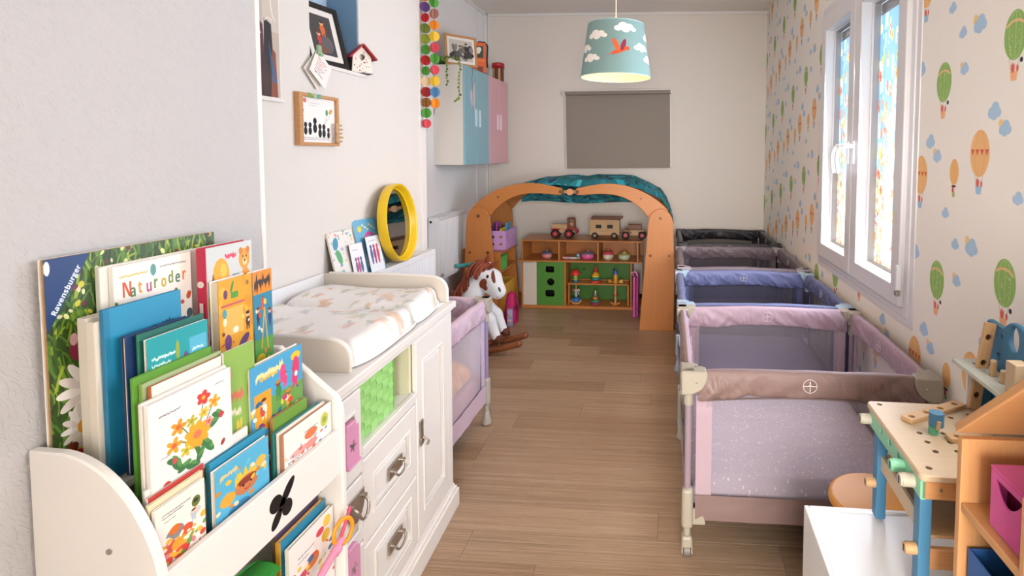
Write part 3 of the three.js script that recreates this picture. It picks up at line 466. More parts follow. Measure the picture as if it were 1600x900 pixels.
    blob(g, 325, 210, 12, 16, '#c83e4a'); blob(g, 98, 300, 10, 14, '#d84a5a'); squig(g, 40, 260, 40, '#a9a9b2', 3, 3); blob(g, 330, 350, 10, 16, '#a83a3a', 0.5); blob(g, 60, 392, 18, 22, '#d2463e', 0.4);
  }, 0.7),
  party: C(360, 380, (g, w, h) => { g.fillStyle = '#4aa3d2'; g.fillRect(0, 0, w, h); squig(g, 40, 66, 180, '#f0e0a0', 16, 8); squig(g, 60, 84, 120, '#e8b84a', 8, 6); blob(g, 310, 50, 36, 24, '#e8c23a'); g.fillStyle = '#e3a22a'; g.fillRect(20, 150, 110, 200); g.fillStyle = '#69a04a'; g.fillRect(130, 200, w, 200); figure(g, 80, 240, 40, '#f2ead8'); figure(g, 180, 190, 40, '#3f8a4a', '#7a4a2e'); figure(g, 300, 170, 46, '#d83a72', '#e03a7a'); figure(g, 230, 150, 30, '#d84a8a'); blob(g, 215, 110, 22, 50, '#d84a86'); blob(g, 310, 110, 26, 56, '#d63f6e'); blob(g, 310, 150, 12, 16, '#f4f0ea'); figure(g, 250, 270, 42, '#e0a03a', '#8a5a36'); blob(g, 60, 330, 22, 24, '#6a3a96'); scatter(g, w, h, 34, ['#d84a3a', '#f2e6d0', '#5a8a3a', '#2f6a96', '#e8c83a', '#c03a6a'], 7, 20, 0.5, 1); }, 0.78),
  animals: C(256, 400, (g, w, h) => { g.fillStyle = '#f0ece4'; g.fillRect(0, 0, w, h); squig(g, 30, 66, 150, '#6a6a74', 4, 3); squig(g, 30, 82, 110, '#6a6a74', 4, 3); squig(g, 40, 110, 60, '#8a8a92', 3, 3); blob(g, 205, 110, 24, 34, '#6a7a36'); blob(g, 205, 104, 14, 12, '#3a3a2a'); blob(g, 200, 170, 30, 24, '#d8c8c0'); figure(g, 190, 190, 30, '#b9c4d2', '#f0d0b8'); blob(g, 90, 210, 46, 40, '#8a8a90'); blob(g, 90, 190, 30, 26, '#d8722e'); blob(g, 60, 280, 40, 36, '#d8543a'); blob(g, 130, 290, 60, 46, '#e8a02e'); blob(g, 150, 240, 34, 30, '#d85a3a'); blob(g, 40, 330, 30, 24, '#e88a96'); blob(g, 120, 350, 44, 30, '#d83f3a'); scatter(g, w, h, 36, ['#d84a3a', '#f0b83a', '#f2ead8', '#6a9a4a', '#e07a8a'], 7, 20, 0.55, 1); }, 0.62),
  bluekid: C(300, 360, (g, w, h) => { g.fillStyle = '#56b2d8'; g.fillRect(0, 0, w, h); squig(g, 30, 70, 90, '#e8c88a', 12, 7); blob(g, 60, 230, 40, 40, '#f0a83a'); blob(g, 250, 130, 30, 30, '#f0b84a'); g.fillStyle = '#e8c23a'; g.beginPath(); g.moveTo(100, 180); for (let i = 0; i < 9; i++) g.lineTo(100 + i * 15, i % 2 ? 150 : 90 + Math.abs(i - 4) * 8); g.lineTo(225, 190); g.lineTo(100, 190); g.fill(); blob(g, 165, 215, 66, 58, '#c87a4a'); blob(g, 165, 190, 60, 22, '#8a3a26'); blob(g, 145, 215, 6, 8, '#2a1a14'); blob(g, 190, 215, 6, 8, '#2a1a14'); g.strokeStyle = '#7a2a22'; g.lineWidth = 5; g.beginPath(); g.arc(168, 232, 18, 0.3, 2.8); g.stroke(); blob(g, 120, 330, 60, 40, '#3f86b2'); scatter(g, w, h, 22, ['#f2c23a', '#e8dcb8', '#d8862a', '#6ac0e0'], 8, 18, 0.1, 1); }, 0.62),
  sketch: C(300, 260, (g, w, h) => { g.fillStyle = '#efebe6'; g.fillRect(0, 0, w, h); squig(g, 120, 80, 90, '#9a9aa0', 4, 4); blob(g, 160, 110, 40, 30, '#dd7a4a'); blob(g, 90, 170, 60, 22, '#e8a8a0'); blob(g, 160, 176, 40, 26, '#e58f86'); blob(g, 250, 90, 26, 46, '#c2c24a'); blob(g, 250, 90, 14, 20, '#8aa03a'); scatter(g, w, h, 20, ['#d86a5a', '#efc8b8', '#7a8a9a'], 4, 12, 0.5, 1); squig(g, 20, 200, 70, '#6a6a6a', 3, 8); }, 0.6),
  lowbook: C(300, 360, (g, w, h) => { g.fillStyle = '#ece8e4'; g.fillRect(0, 0, w, h); squig(g, 50, 120, 110, '#8a8a94', 5, 4); squig(g, 50, 150, 70, '#8a8a94', 4, 4); blob(g, 200, 90, 28, 24, '#d84a5a'); blob(g, 250, 60, 26, 36, '#e8c83a'); blob(g, 240, 150, 30, 40, '#dfb93a'); blob(g, 140, 220, 50, 44, '#d8763a'); blob(g, 130, 200, 26, 20, '#3f6a9a'); blob(g, 80, 250, 30, 26, '#c84a6a'); scatter(g, w, h, 26, ['#d8503a', '#e8c23a', '#efe0d0', '#3f7a9a'], 6, 18, 0.5, 1); }, 0.7),
};
const bookGeo = (x0, x1, y0, y1, zn, zf) => { const g = span(x0, x1, y0, y1, zf, zn, 0.0012); const p = g.attributes.position, u = g.attributes.uv; for (let i = 0; i < p.count; i++) u.setXY(i, Math.min(1, Math.max(0, (zn - p.getZ(i)) / (zn - zf))), Math.min(1, Math.max(0, (p.getY(i) - y0) / (y1 - y0)))); return g; };
// c: cover plane, t: thickness, near z, far z, bottom, top; art: cover texture or colour; edge: colour of the near edge (null shows the pages)
function book(label, c, t, zn, zf, y0, y1, art, edge = null, o = {}) {
  const ctr = [c - t / 2, y0, (-zn - zf) / 2], b = thing(o.name || 'picture_book', label, o.cat || 'book', ctr, 0, o.group);
  const H = y1 - y0, hl = (zf - zn) / 2, k = Math.min(0.0022, t * 0.3), coverM = art && art.isTexture ? new THREE.MeshPhysicalMaterial({ map: art, roughness: 0.45, clearcoat: 0.25, clearcoatRoughness: 0.3 }) : paintM(art, 0.45);
  const sideM = edge ? paintM(edge, 0.5) : (art && art.isTexture ? M.paper : coverM);
  part('front_cover', bookGeo(t / 2 - k, t / 2, 0, H, hl, -hl), coverM, b);
  part('back_cover', bookGeo(-t / 2, -t / 2 + k, 0, H, hl, -hl), sideM, b);
  const ins = Math.min(0.002, t * 0.2);
  part('pages', span(-t / 2 + k, t / 2 - k, 0.002, H - (o.flush ? 0.0005 : 0.0035), -hl + 0.003, hl - (edge ? 0.001 : ins + 0.001), 0.0006), o.pages || M.pages, b);
  if (edge) { const s = part('spine', bookGeo(-t / 2, t / 2, 0, H, hl + 0.0012, hl - 0.0012), sideM, b); if (o.spineArt) part('spine_print', bookGeo(-t * 0.38, t * 0.38, H * 0.1, H * 0.9, hl + 0.0018, hl + 0.001), o.spineArt, s); }
  if (o.lean) b.rotation.z = o.lean; return b;
}
const woodEdge = std(0xb98f5c, 0.7);
book('large wooden picture board with daisies and a blue corner, tallest thing in the bookshelf', -1.0175, 0.0115, 0.822, 1.16, 1.032, 1.422, covers.daisy, null, { name: 'puzzle_board', cat: 'puzzle', pages: woodEdge, flush: true });
book('long plain white book standing just in front of the daisy picture board', -1.0065, 0.0095, 0.9, 1.232, 1.032, 1.394, 0xefece6, 0xe6e2da);
book('white picture book with large colourful letters on its cover', -0.9965, 0.0095, 0.914, 1.075, 1.032, 1.392, covers.natur, 0xe9e6e0);
book('board book with crimson spine and an orange fruit and bear cover', -0.966, 0.021, 1.078, 1.205, 1.032, 1.398, covers.bear, 0xc02048);
{ const b = scene.children[scene.children.length - 1]; part('spine_badge', [rod([0, 0.29, 0.0665], [0, 0.29, 0.068], 0.007, 16), box(0.007, 0.12, 0.0012, 0, 0.19, 0.0672, 0)], std(0xe8d9d2, 0.6), b, 'pale spine badge'); }
book('thick cream book, left one of two at the near end of the back row', -0.9795, 0.0165, 0.85, 0.99, 1.032, 1.318, 0xe4ddd0, 0xdad3c5);
book('thick cream book touching the bright blue book', -0.9632, 0.0155, 0.848, 0.987, 1.032, 1.312, 0xe9e3d6, 0xe0d8ca);
book('bright blue picture book with dark blue handwritten title', -0.9535, 0.0085, 0.856, 1.003, 1.032, 1.331, covers.blue, 0x1d7aa6);
book('navy-covered book with thick tan page edges, in front of the bright blue book', -0.9345, 0.009, 0.872, 1.0, 1.032, 1.28, 0x1c3a6a, null);
book('thin dark green book standing between the navy and the teal book', -0.9245, 0.0045, 0.886, 1.022, 0.932, 1.279, 0x1f6a5e, 0x2b7a5c);
book('teal picture book with a pale blue square on its cover', -0.9125, 0.0065, 0.889, 1.017, 0.932, 1.269, covers.teal, null);
book('yellow picture book with a penguin figure and a pink shelf', -0.942, 0.02, 1.079, 1.172, 1.032, 1.3275, covers.yellow, null);
book('orange and blue picture book at the far end, overlapped by the yellow book', -0.94, 0.016, 1.174, 1.232, 1.032, 1.3265, covers.yelblue, null);
book('bright green book with white top edge, thin spine towards the near side', -0.9045, 0.006, 0.855, 1.015, 0.932, 1.2145, 0x5f9a34, 0x5aa02e);
book('light green book standing beside the bright green thin-spined book', -0.897, 0.0065, 0.863, 1.029, 0.932, 1.201, 0xa6b98a, 0x8fae5c);
book('white picture book with a pink flower and rust-coloured spine', -0.888, 0.007, 0.87, 1.018, 0.932, 1.194, covers.pinkflower, 0xb8683a);
book('small green book with pink lettering lying against the pink flower book', -0.8865, 0.006, 1.022, 1.104, 0.932, 1.197, covers.greencard, 0xdcd6c8);
book('thin white book directly behind the flower bouquet book', -0.8795, 0.006, 0.843, 1.019, 0.932, 1.176, 0xf1eee8, 0xe9e5dc);
book('white picture book with a painted bouquet of red and orange flowers', -0.869, 0.009, 0.845, 1.018, 0.932, 1.1725, covers.bouquet, 0xefece6);
book('navy blue hardback book beside the colourful party book', -0.8935, 0.009, 1.066, 1.25, 0.932, 1.1365, 0x27407a, 0x213a72);
book('colourful party picture book with children in pink and yellow on blue', -0.8785, 0.0145, 1.08, 1.244, 0.932, 1.1415, covers.party, null);
book('thin red-topped book behind the white animal picture book', -0.862, 0.005, 0.83, 0.94, 0.82, 1.02, 0xc8423e, 0xd8d0c6);
book('thin cream book between the red-topped book and the white animal book', -0.853, 0.006, 0.823, 0.928, 0.82, 1.014, 0xe9dcb8, 0xe6d8b4);
book('white picture book with a tractor and animals, nearest in the front row', -0.843, 0.007, 0.824, 0.92, 0.82, 1.0045, covers.animals, 0xefece4);
book('long white magazine lying behind the front row of books', -0.8715, 0.0045, 0.835, 1.06, 0.82, 1.03, 0xefece8, 0xe2ded6);
book('turquoise book behind the crowned child picture book', -0.859, 0.009, 0.95, 1.093, 0.82, 1.012, 0x2f93b8, 0x2a7f9a);
book('blue picture book with a crowned child on its cover', -0.843, 0.0095, 0.943, 1.081, 0.82, 1.0, covers.bluekid, null);
book('green book with a wooden-coloured edge in the front row', -0.866, 0.008, 1.126, 1.24, 0.82, 1.012, 0x6f9a3c, 0xb0844c);
book('thin teal book behind the white sketch-covered book', -0.856, 0.006, 1.112, 1.27, 0.82, 0.985, 0x2f7f78, 0x2c7a74);
book('thin white book leaning behind the white sketch-covered book', -0.849, 0.005, 1.118, 1.28, 0.82, 0.983, 0xf0ede6, 0xe6e0d4);
book('white book with a pink and orange sketch cover, end of the front row', -0.838, 0.0095, 1.12, 1.29, 0.82, 0.979, covers.sketch, 0xc08a68);
book('dark book in the lower compartment, rearmost behind the blue book', -0.872, 0.009, 1.13, 1.28, 0.52, 0.738, 0x4a3a5a, 0x5a4632);
book('blue book with golden spine in the lower compartment', -0.857, 0.012, 1.125, 1.285, 0.52, 0.728, 0x2f86a8, 0xd09a2e);
book('white fairytale picture book at the front of the lower compartment', -0.838, 0.011, 1.127, 1.288, 0.52, 0.711, covers.lowbook, 0xe6e2da);
{
  const t = thing('storage_bag', 'bright green soft storage bag in the lower compartment of the bookshelf', 'bag', [-0.868, 0.5, -0.99]);
  part('bag_body', surf(24, 14, (u, v) => { const a = u * Math.PI * 2, s = Math.sin(a), c = Math.cos(a); return [Math.sign(c) * Math.pow(Math.abs(c), 0.5) * (0.036 + 0.003 * noise(u * 12, v * 4)), v * 0.2 + 0.012 * noise(u * 8, 3) * v, -Math.sign(s) * Math.pow(Math.abs(s), 0.5) * 0.115 * (1 - 0.05 * v) + 0.006 * noise(u * 9, v * 6)]; }), new THREE.MeshStandardMaterial({ color: 0x2f9a34, roughness: 0.7, side: THREE.DoubleSide }), t);
  part('flap', surf(12, 6, (u, v) => [0.04 - v * 0.07, 0.2 + Math.sin(v * 3) * 0.012 - u * 0.004, (u - 0.5) * 0.2]), new THREE.MeshStandardMaterial({ color: 0x2a8a2e, roughness: 0.7, side: THREE.DoubleSide }), t);
}
{
  const t = thing('toy_rod', 'pink plastic rod with an orange ring hanging beside the lower books', 'toy', [-0.8, 0.63, -1.2]);
  part('rod', [rod([0, -0.05, 0.12], [0, 0.012, -0.06], 0.009, 14), rod([0, -0.002, -0.03], [0, 0.002, -0.045], 0.012, 14)], paintM(0xe28fb0, 0.3), t);
  part('pin', rod([0, 0.02, -0.058], [0.004, 0.075, -0.095], 0.004, 10), paintM(0xd84a6a, 0.3), t);
  part('ring', new THREE.TorusGeometry(0.026, 0.0048, 10, 36).rotateY(1.2).scale(1, 1.2, 1).translate(0.002, 0.03, -0.064), paintM(0xe89a1e, 0.3), t, 'orange ring');
}
// ---------- changing dresser ----------
const DR = { x: -0.94, z: -2.362, a: 0.04 };
const frontGeo = (g) => g.rotateY(Math.PI / 2);   // shape x = -s, so s runs towards the camera along the front
const rectP = (a, b, y0, y1) => [[-b, y0], [-a, y0], [-a, y1], [-b, y1]];
{
  const t = thing('changing_dresser', 'white country-style changing dresser with raised panel drawers, pewter pulls and an open compartment', 'dresser', [DR.x, 0, DR.z], DR.a);
  const W = M.white, D = 0.58, L = 0.95;
  part('top_board', span(-D, 0, 0.915, 0.945, -0.002, L, 0.006, 2), W, t);
  const body = [span(-D + 0.01, -0.03, 0.02, 0.915, 0.03, 0.052), span(-D + 0.01, -0.03, 0.02, 0.915, L - 0.02, L - 0.002), span(-D + 0.01, -D + 0.02, 0.02, 0.915, 0.03, L), span(-D + 0.01, -0.03, 0.02, 0.04, 0.03, L)];
  body.slice(0, 2).forEach((g) => part('side_panel', g, W, t)); part('back_panel', body[2], W, t); part('bottom_panel', body[3], W, t);
  part('partition', span(-D + 0.02, -0.03, 0.04, 0.915, 0.405, 0.423), std(0xd9d6b8, 0.6), t); part('partition', span(-D + 0.02, -0.03, 0.04, 0.915, 0.79, 0.806), W, t);
  part('compartment_floor', span(-D + 0.02, -0.022, 0.688, 0.703, 0.423, 0.79), W, t); part('compartment_back', span(-D + 0.02, -D + 0.03, 0.7, 0.915, 0.42, 0.79, 0.001), std(0xcfcdb2, 0.6), t);
  part('shelf_lip', [span(-0.03, -0.008, 0.684, 0.706, 0.41, 0.8, 0.004), span(-0.03, -0.014, 0.665, 0.684, 0.41, 0.8, 0.003)], W, t);
  // plinth with a stepped moulding
  part('plinth', [span(-0.05, 0.004, 0, 0.082, -0.004, L, 0.004), span(-0.05, -0.003, 0.08, 0.098, 0.004, L - 0.002, 0.006, 2), span(-0.05, -0.012, 0.096, 0.112, 0.012, L - 0.004, 0.005), span(-D, -0.02, 0, 0.09, -0.002, 0.016, 0.004)], W, t);
  part('corner_stile', span(-0.045, -0.014, 0.1, 0.915, 0.024, 0.078, 0.003), W, t);
  part('top_rail', span(-0.03, -0.016, 0.895, 0.915, 0.08, L, 0.002), W, t);
  // raised and fielded panel front
  function panelFront(name, a, b, y0, y1, mx, my, arch = 0) {
    const hole = rectP(a + mx, b - mx, y0 + my, y1 - my);
    const f = frontGeo(slab(rectP(a, b, y0, y1), 0.02, [hole], 0.004)).translate(-0.022, 0, 0);
    const d = part(name, [f, span(-0.034, -0.028, y0 + my * 0.8, y1 - my * 0.8, a + mx * 0.8, b - mx * 0.8, 0.001)], W, t);
    const iw = b - a - 2 * mx - 0.03, ih = y1 - y0 - 2 * my - 0.03;
    part('raised_panel', frontGeo(slab(rectP(-iw / 2, iw / 2, -ih / 2, ih / 2), 0.016, [], 0.007)).translate(-0.024, (y0 + y1) / 2, (a + b) / 2), W, d);
    part('panel_bead', frontGeo(slab(rectP(a + mx - 0.006, b - mx + 0.006, y0 + my - 0.006, y1 - my + 0.006), 0.006, [rectP(a + mx + 0.003, b - mx - 0.003, y0 + my + 0.003, y1 - my - 0.003)], 0.002)).translate(-0.011, 0, 0), W, d);
    return d;
  }
  const door = panelFront('door', 0.082, 0.404, 0.118, 0.895, 0.058, 0.095);
  part('latch', [box(0.005, 0.1, 0.026, -0.008, 0.531, 0.373, 0.002), box(0.006, 0.022, 0.032, -0.006, 0.5, 0.373, 0.003), tube([[-0.002, 0.512, 0.373], [0.014, 0.506, 0.371], [0.017, 0.495, 0.37], [0.012, 0.484, 0.371]], 0.004, 12, 8)], M.pewter, door);
  const pull = (d, s, y, w = 0.1) => {
    part('handle', [box(0.004, 0.045, w, -0.009, y, s, 0.0015), ...[-1, 1].map((k) => rod([-0.008, y + 0.006, s + k * w * 0.36], [0.006, y + 0.006, s + k * w * 0.36], 0.0075, 12)),
      tube([[0.004, y + 0.006, s - w * 0.36], [0.009, y - 0.004, s - w * 0.35], [0.012, y - 0.016, s - w * 0.24], [0.013, y - 0.02, s], [0.012, y - 0.016, s + w * 0.24], [0.009, y - 0.004, s + w * 0.35], [0.004, y + 0.006, s + w * 0.36]], 0.0038, 30, 8)], M.pewter, d);
  };
  const dA = panelFront('drawer', 0.412, 0.795, 0.39, 0.66, 0.06, 0.075); pull(dA, 0.59, 0.523);
  const dB = panelFront('drawer', 0.412, 0.795, 0.118, 0.384, 0.06, 0.055); pull(dB, 0.598, 0.268);
  const dC = panelFront('drawer', 0.8, L - 0.004, 0.63, 0.892, 0.04, 0.06);
  const dD = panelFront('drawer', 0.8, L - 0.004, 0.42, 0.622, 0.03, 0.045);
  const dE = panelFront('drawer', 0.8, L - 0.004, 0.118, 0.412, 0.04, 0.055);
  { // half-moon pull on the near drawer
    const s = new THREE.Shape(); s.moveTo(-0.045, 0.04); s.lineTo(0.045, 0.04); s.lineTo(0.045, 0.0); s.quadraticCurveTo(0.03, -0.045, 0, -0.045); s.quadraticCurveTo(-0.03, -0.045, -0.045, 0.0); s.lineTo(-0.045, 0.04);
    part('handle', [frontGeo(slab(s, 0.004, [], 0.0015)).translate(-0.009, 0.545, 0.845), tube([[-0.004, 0.565, 0.812], [0.012, 0.55, 0.815], [0.016, 0.522, 0.83], [0.016, 0.516, 0.845], [0.016, 0.522, 0.86], [0.012, 0.55, 0.875], [-0.004, 0.565, 0.878]], 0.0042, 30, 8), ...[-1, 1].map((k) => rod([-0.008, 0.566, 0.845 + k * 0.033], [0.004, 0.566, 0.845 + k * 0.033], 0.007, 12))], M.pewter, dD, 'half-moon pewter pull');
  }
}
const toDr = (s, x = 0) => [DR.x + x * Math.cos(DR.a) + s * Math.sin(DR.a), DR.z + s * Math.cos(DR.a) - x * Math.sin(DR.a)];
{ // pink drawer locks
  const star = () => { const p = new THREE.Path(); for (let i = 0; i <= 20; i++) { const a = -i / 20 * Math.PI * 2, r = 0.014 + 0.007 * Math.cos(5 * a); i ? p.lineTo(r * Math.cos(a), r * Math.sin(a)) : p.moveTo(r * Math.cos(a), r * Math.sin(a)); } return p; };
  const pk = paintM(0xe09cc0, 0.35);
  for (const [s, y, label] of [[0.875, 0.75, 'pink plastic drawer lock with flower cutout on the top drawer of the changing dresser'], [0.882, 0.385, 'pink plastic drawer lock with flower cutout below the half-moon drawer pull']]) {
    const [x, z] = toDr(s), t = thing('drawer_lock', label, 'drawer lock', [x, y, z], DR.a);
    part('plate', frontGeo(slab(rrect(0.068, 0.112, 0.006), 0.004, [star()], 0.001)).translate(0.0, 0, 0), pk, t);
    part('lip', box(0.012, 0.008, 0.07, 0.003, -0.052, 0, 0.003, 2), pk, t); part('hook', box(0.022, 0.022, 0.05, -0.008, 0.062, 0.005, 0.004, 2), pk, t);
  }
}
{ // changing top with curved ends
  const t = thing('changing_tray', 'cream and white changing surround with curved side panels on top of the dresser', 'changing table top', [-0.94, 0.945, -2.362]);
  const end = (h) => { const s = new THREE.Shape(); s.moveTo(-0.585, 0); s.lineTo(-0.028, 0); s.lineTo(-0.028, h * 0.42); s.quadraticCurveTo(-0.03, h * 0.82, -0.08, h * 0.93); s.quadraticCurveTo(-0.15, h, -0.3, h); s.lineTo(-0.585, h); return s; };
  const cream = paintM(0xd9d0c3, 0.5);
  for (const [z, h, dx] of [[0.032, 0.118, 0], [0.815, 0.105, 0.028]]) {
    const p = part('side_panel', slab(end(h), 0.016, [], 0.002, 20).translate(dx, 0, z), cream, t);
    const e = end(h + 0.001); const pts = e.getSpacedPoints(60).filter((q) => q.x > -0.58 && !(q.y < 0.001)).map((q) => [q.x + dx, q.y, z]);
    part('white_edge', tube(pts.reverse(), 0.0072, 90, 6), M.white, p);
  }
  part('back_board', span(-0.602, -0.586, 0, 0.118, 0.03, 0.83, 0.003), M.whiteCool, t);
}
reseed(2024);
const padTex = tex(1024, 1024, (g, w, h) => {
  g.fillStyle = '#f1efee'; g.fillRect(0, 0, w, h);
  for (let i = 0; i < 84; i++) {
    const x = rnd(0, w), y = rnd(0, h), c = ['#c9d2ba', '#e9b08a', '#e8a79a', '#b9c6c4', '#c2c2d8', '#d8cfae', '#a9b49a', '#f0c9b0'][(rnd() * 8) | 0], a = rnd(0, 6.3), L = rnd(44, 92);
    g.globalAlpha = 0.5; blob(g, x, y, L * 0.62, L * 0.27, c, a); g.globalAlpha = 0.35; blob(g, x + Math.cos(a + 0.9) * L * 0.5, y + Math.sin(a + 0.9) * L * 0.5, L * 0.4, L * 0.17, c, a + 0.5); blob(g, x + Math.cos(a - 0.9) * L * 0.3, y + Math.sin(a - 0.9) * L * 0.3, L * 0.34, L * 0.2, ['#b4b9a4', '#d7b79a', '#c3bccb'][i % 3], a - 0.4);
    g.globalAlpha = 0.5; g.strokeStyle = '#9c9c8e'; g.lineWidth = 1.6; g.beginPath(); g.moveTo(x - Math.cos(a) * L * 0.7, y - Math.sin(a) * L * 0.7); g.lineTo(x + Math.cos(a) * L * 0.6, y + Math.sin(a) * L * 0.6); for (let q = -3; q < 4; q++) { const px = x + Math.cos(a) * q * L * 0.15, py = y + Math.sin(a) * q * L * 0.15; g.moveTo(px, py); g.lineTo(px + Math.cos(a + 0.8) * L * 0.2, py + Math.sin(a + 0.8) * L * 0.2); g.moveTo(px, py); g.lineTo(px + Math.cos(a - 0.8) * L * 0.2, py + Math.sin(a - 0.8) * L * 0.2); } g.stroke();
    if (i % 3 === 0) { g.strokeStyle = '#b9c2a6'; g.beginPath(); g.arc(x + 40, y + 20, 26, a, a + 2); g.stroke(); }
  }
  g.globalAlpha = 1;
});
{
  const t = thing('changing_pad', 'padded white changing mat printed with watercolour leaves, folded seam across the middle', 'changing mat', [-0.94, 0.945, -2.362]);
  const padShape = (u, v) => {
    const x0 = -0.57, nearX = 0.024, farX = -0.03, z = 0.045 + v * 0.752, seam = 0.41 + 0.02 * Math.sin(u * 3);
    const front = farX + (nearX - farX) * v - 0.04 * Math.pow(Math.abs(2 * v - 1), 6) - 0.012 * Math.exp(-Math.pow((v - seam) / 0.03, 2));
    const x = x0 + u * (front - x0), e = Math.min(u, 1 - u) * 0.58, f = Math.min(v, 1 - v) * 0.75;
    const r = 0.05, k = (d) => d < r ? Math.sqrt(1 - Math.pow(1 - d / r, 2)) : 1;
    const puff = 0.062 + 0.016 * Math.sin(Math.PI * Math.min(1, Math.max(0, v < seam ? v / seam : (v - seam) / (1 - seam)))) - 0.026 * Math.exp(-Math.pow((v - seam) / 0.028, 2)) + (noise(u * 5, v * 6) - 0.5) * 0.012 + 0.012 * Math.pow(2 * u - 1, 2);
    return [x, 0.004 + puff * Math.min(k(e), k(f)), z];
  };
  const pad = part('cover', surf(60, 70, (u, v) => padShape(1 - u, v)), new THREE.MeshPhysicalMaterial({ map: padTex, roughness: 0.38, clearcoat: 0.25, clearcoatRoughness: 0.35, side: THREE.DoubleSide }), t);
  part('underside', span(-0.56, -0.035, 0, 0.006, 0.06, 0.78, 0.002), M.paper, t);
  part('piping', tube(Array.from({ length: 40 }, (_, i) => { const p = padShape(1 - 0.012 * 0 - 0.0, i / 39); return [p[0] + 0.001, 0.012 + 0.012 * Math.sin(i * 0.4) * 0.2, p[2]]; }), 0.004, 80, 6), std(0xf4f2f0, 0.5), pad);
}
{ // woven green basket in the open compartment
  const [x, z] = toDr(0.658, -0.16), t = thing('woven_basket', 'light green woven strap basket in the open compartment of the dresser', 'basket', [x, 0.704, z], DR.a);
  const g1 = paintM(0xa2dc85, 0.55), g2 = paintM(0x98d478, 0.55), w = 0.125, L = 0.122, H = 0.18, n = 6, rows = 7;
  part('lining', [span(-w + 0.003, w - 0.003, 0, 0.006, -L + 0.003, L - 0.003, 0.001), span(w - 0.006, w - 0.003, 0, H, -L, L, 0.001), span(-w + 0.003, -w + 0.006, 0, H, -L, L, 0.001), span(-w, w, 0, H, L - 0.006, L - 0.003, 0.001), span(-w, w, 0, H, -L + 0.003, -L + 0.006, 0.001)], std(0x5fa83e, 0.7), t);
  for (const [turn, out, half] of [[Math.PI / 2, w, L], [-Math.PI / 2, w, L], [0, L, w], [Math.PI, L, w]]) {
    const side = new THREE.Group(); const geos = [[], []];
    for (let i = 0; i < n; i++) for (let j = 0; j < rows; j++) {
      const cw = 2 * half / n, ch = H / rows, a = -half + (i + 0.5) * cw, b = (j + 0.5) * ch, up = (i + j) % 2;
      const g = surf(4, 2, (u, v) => [a + (u - 0.5) * cw * (up ? 1.14 : 0.96), b + (v - 0.5) * ch * (up ? 0.94 : 1.14), (up ? Math.cos((u - 0.5) * 2.2) : Math.cos((v - 0.5) * 2.2)) * 0.0036 - 0.002]);
      geos[up].push(g);
    }
    part('woven_side', merge(geos[0]).translate(0, 0, out - 0.002).rotateY(turn), g1, t); part('woven_strap', merge(geos[1]).translate(0, 0, out - 0.002).rotateY(turn), g2, t);
  }
  part('rim', tube([[-w, H, -L], [w, H, -L], [w, H, L], [-w, H, L]].flatMap(([a, h, b], i, A) => { const [c, , d] = A[(i + 1) % 4]; return [0.04, 0.5, 0.96].map((k) => [a + (c - a) * k, h, b + (d - b) * k]); }), 0.0045, 80, 6, true), g1, t);
  [['dark rolled cloth lying in the green woven basket', 0x2e2730, 0.002], ['brownish pink brush handle lying in the green woven basket', 0x8a5f62, 0.074], ['dark brown cloth bundle at the near end of the green basket', 0x3b2a2c, -0.07]].forEach(([label, c, dz], i) => {
    const r = thing(['cloth_roll', 'brush', 'cloth_bundle'][i], label, ['cloth', 'brush', 'cloth'][i], [x, 0.712, z + dz], DR.a);
    part('body', surf(16, 10, (u, v) => { const a = u * Math.PI * 2, b = v * Math.PI; return [Math.sin(b) * Math.cos(a) * 0.09, 0.085 + Math.sin(b) * Math.sin(a) * 0.085 + 0.004 * noise(a * 3, b * 3), -Math.cos(b) * 0.035]; }), std(c, 0.7), r);
  });
}
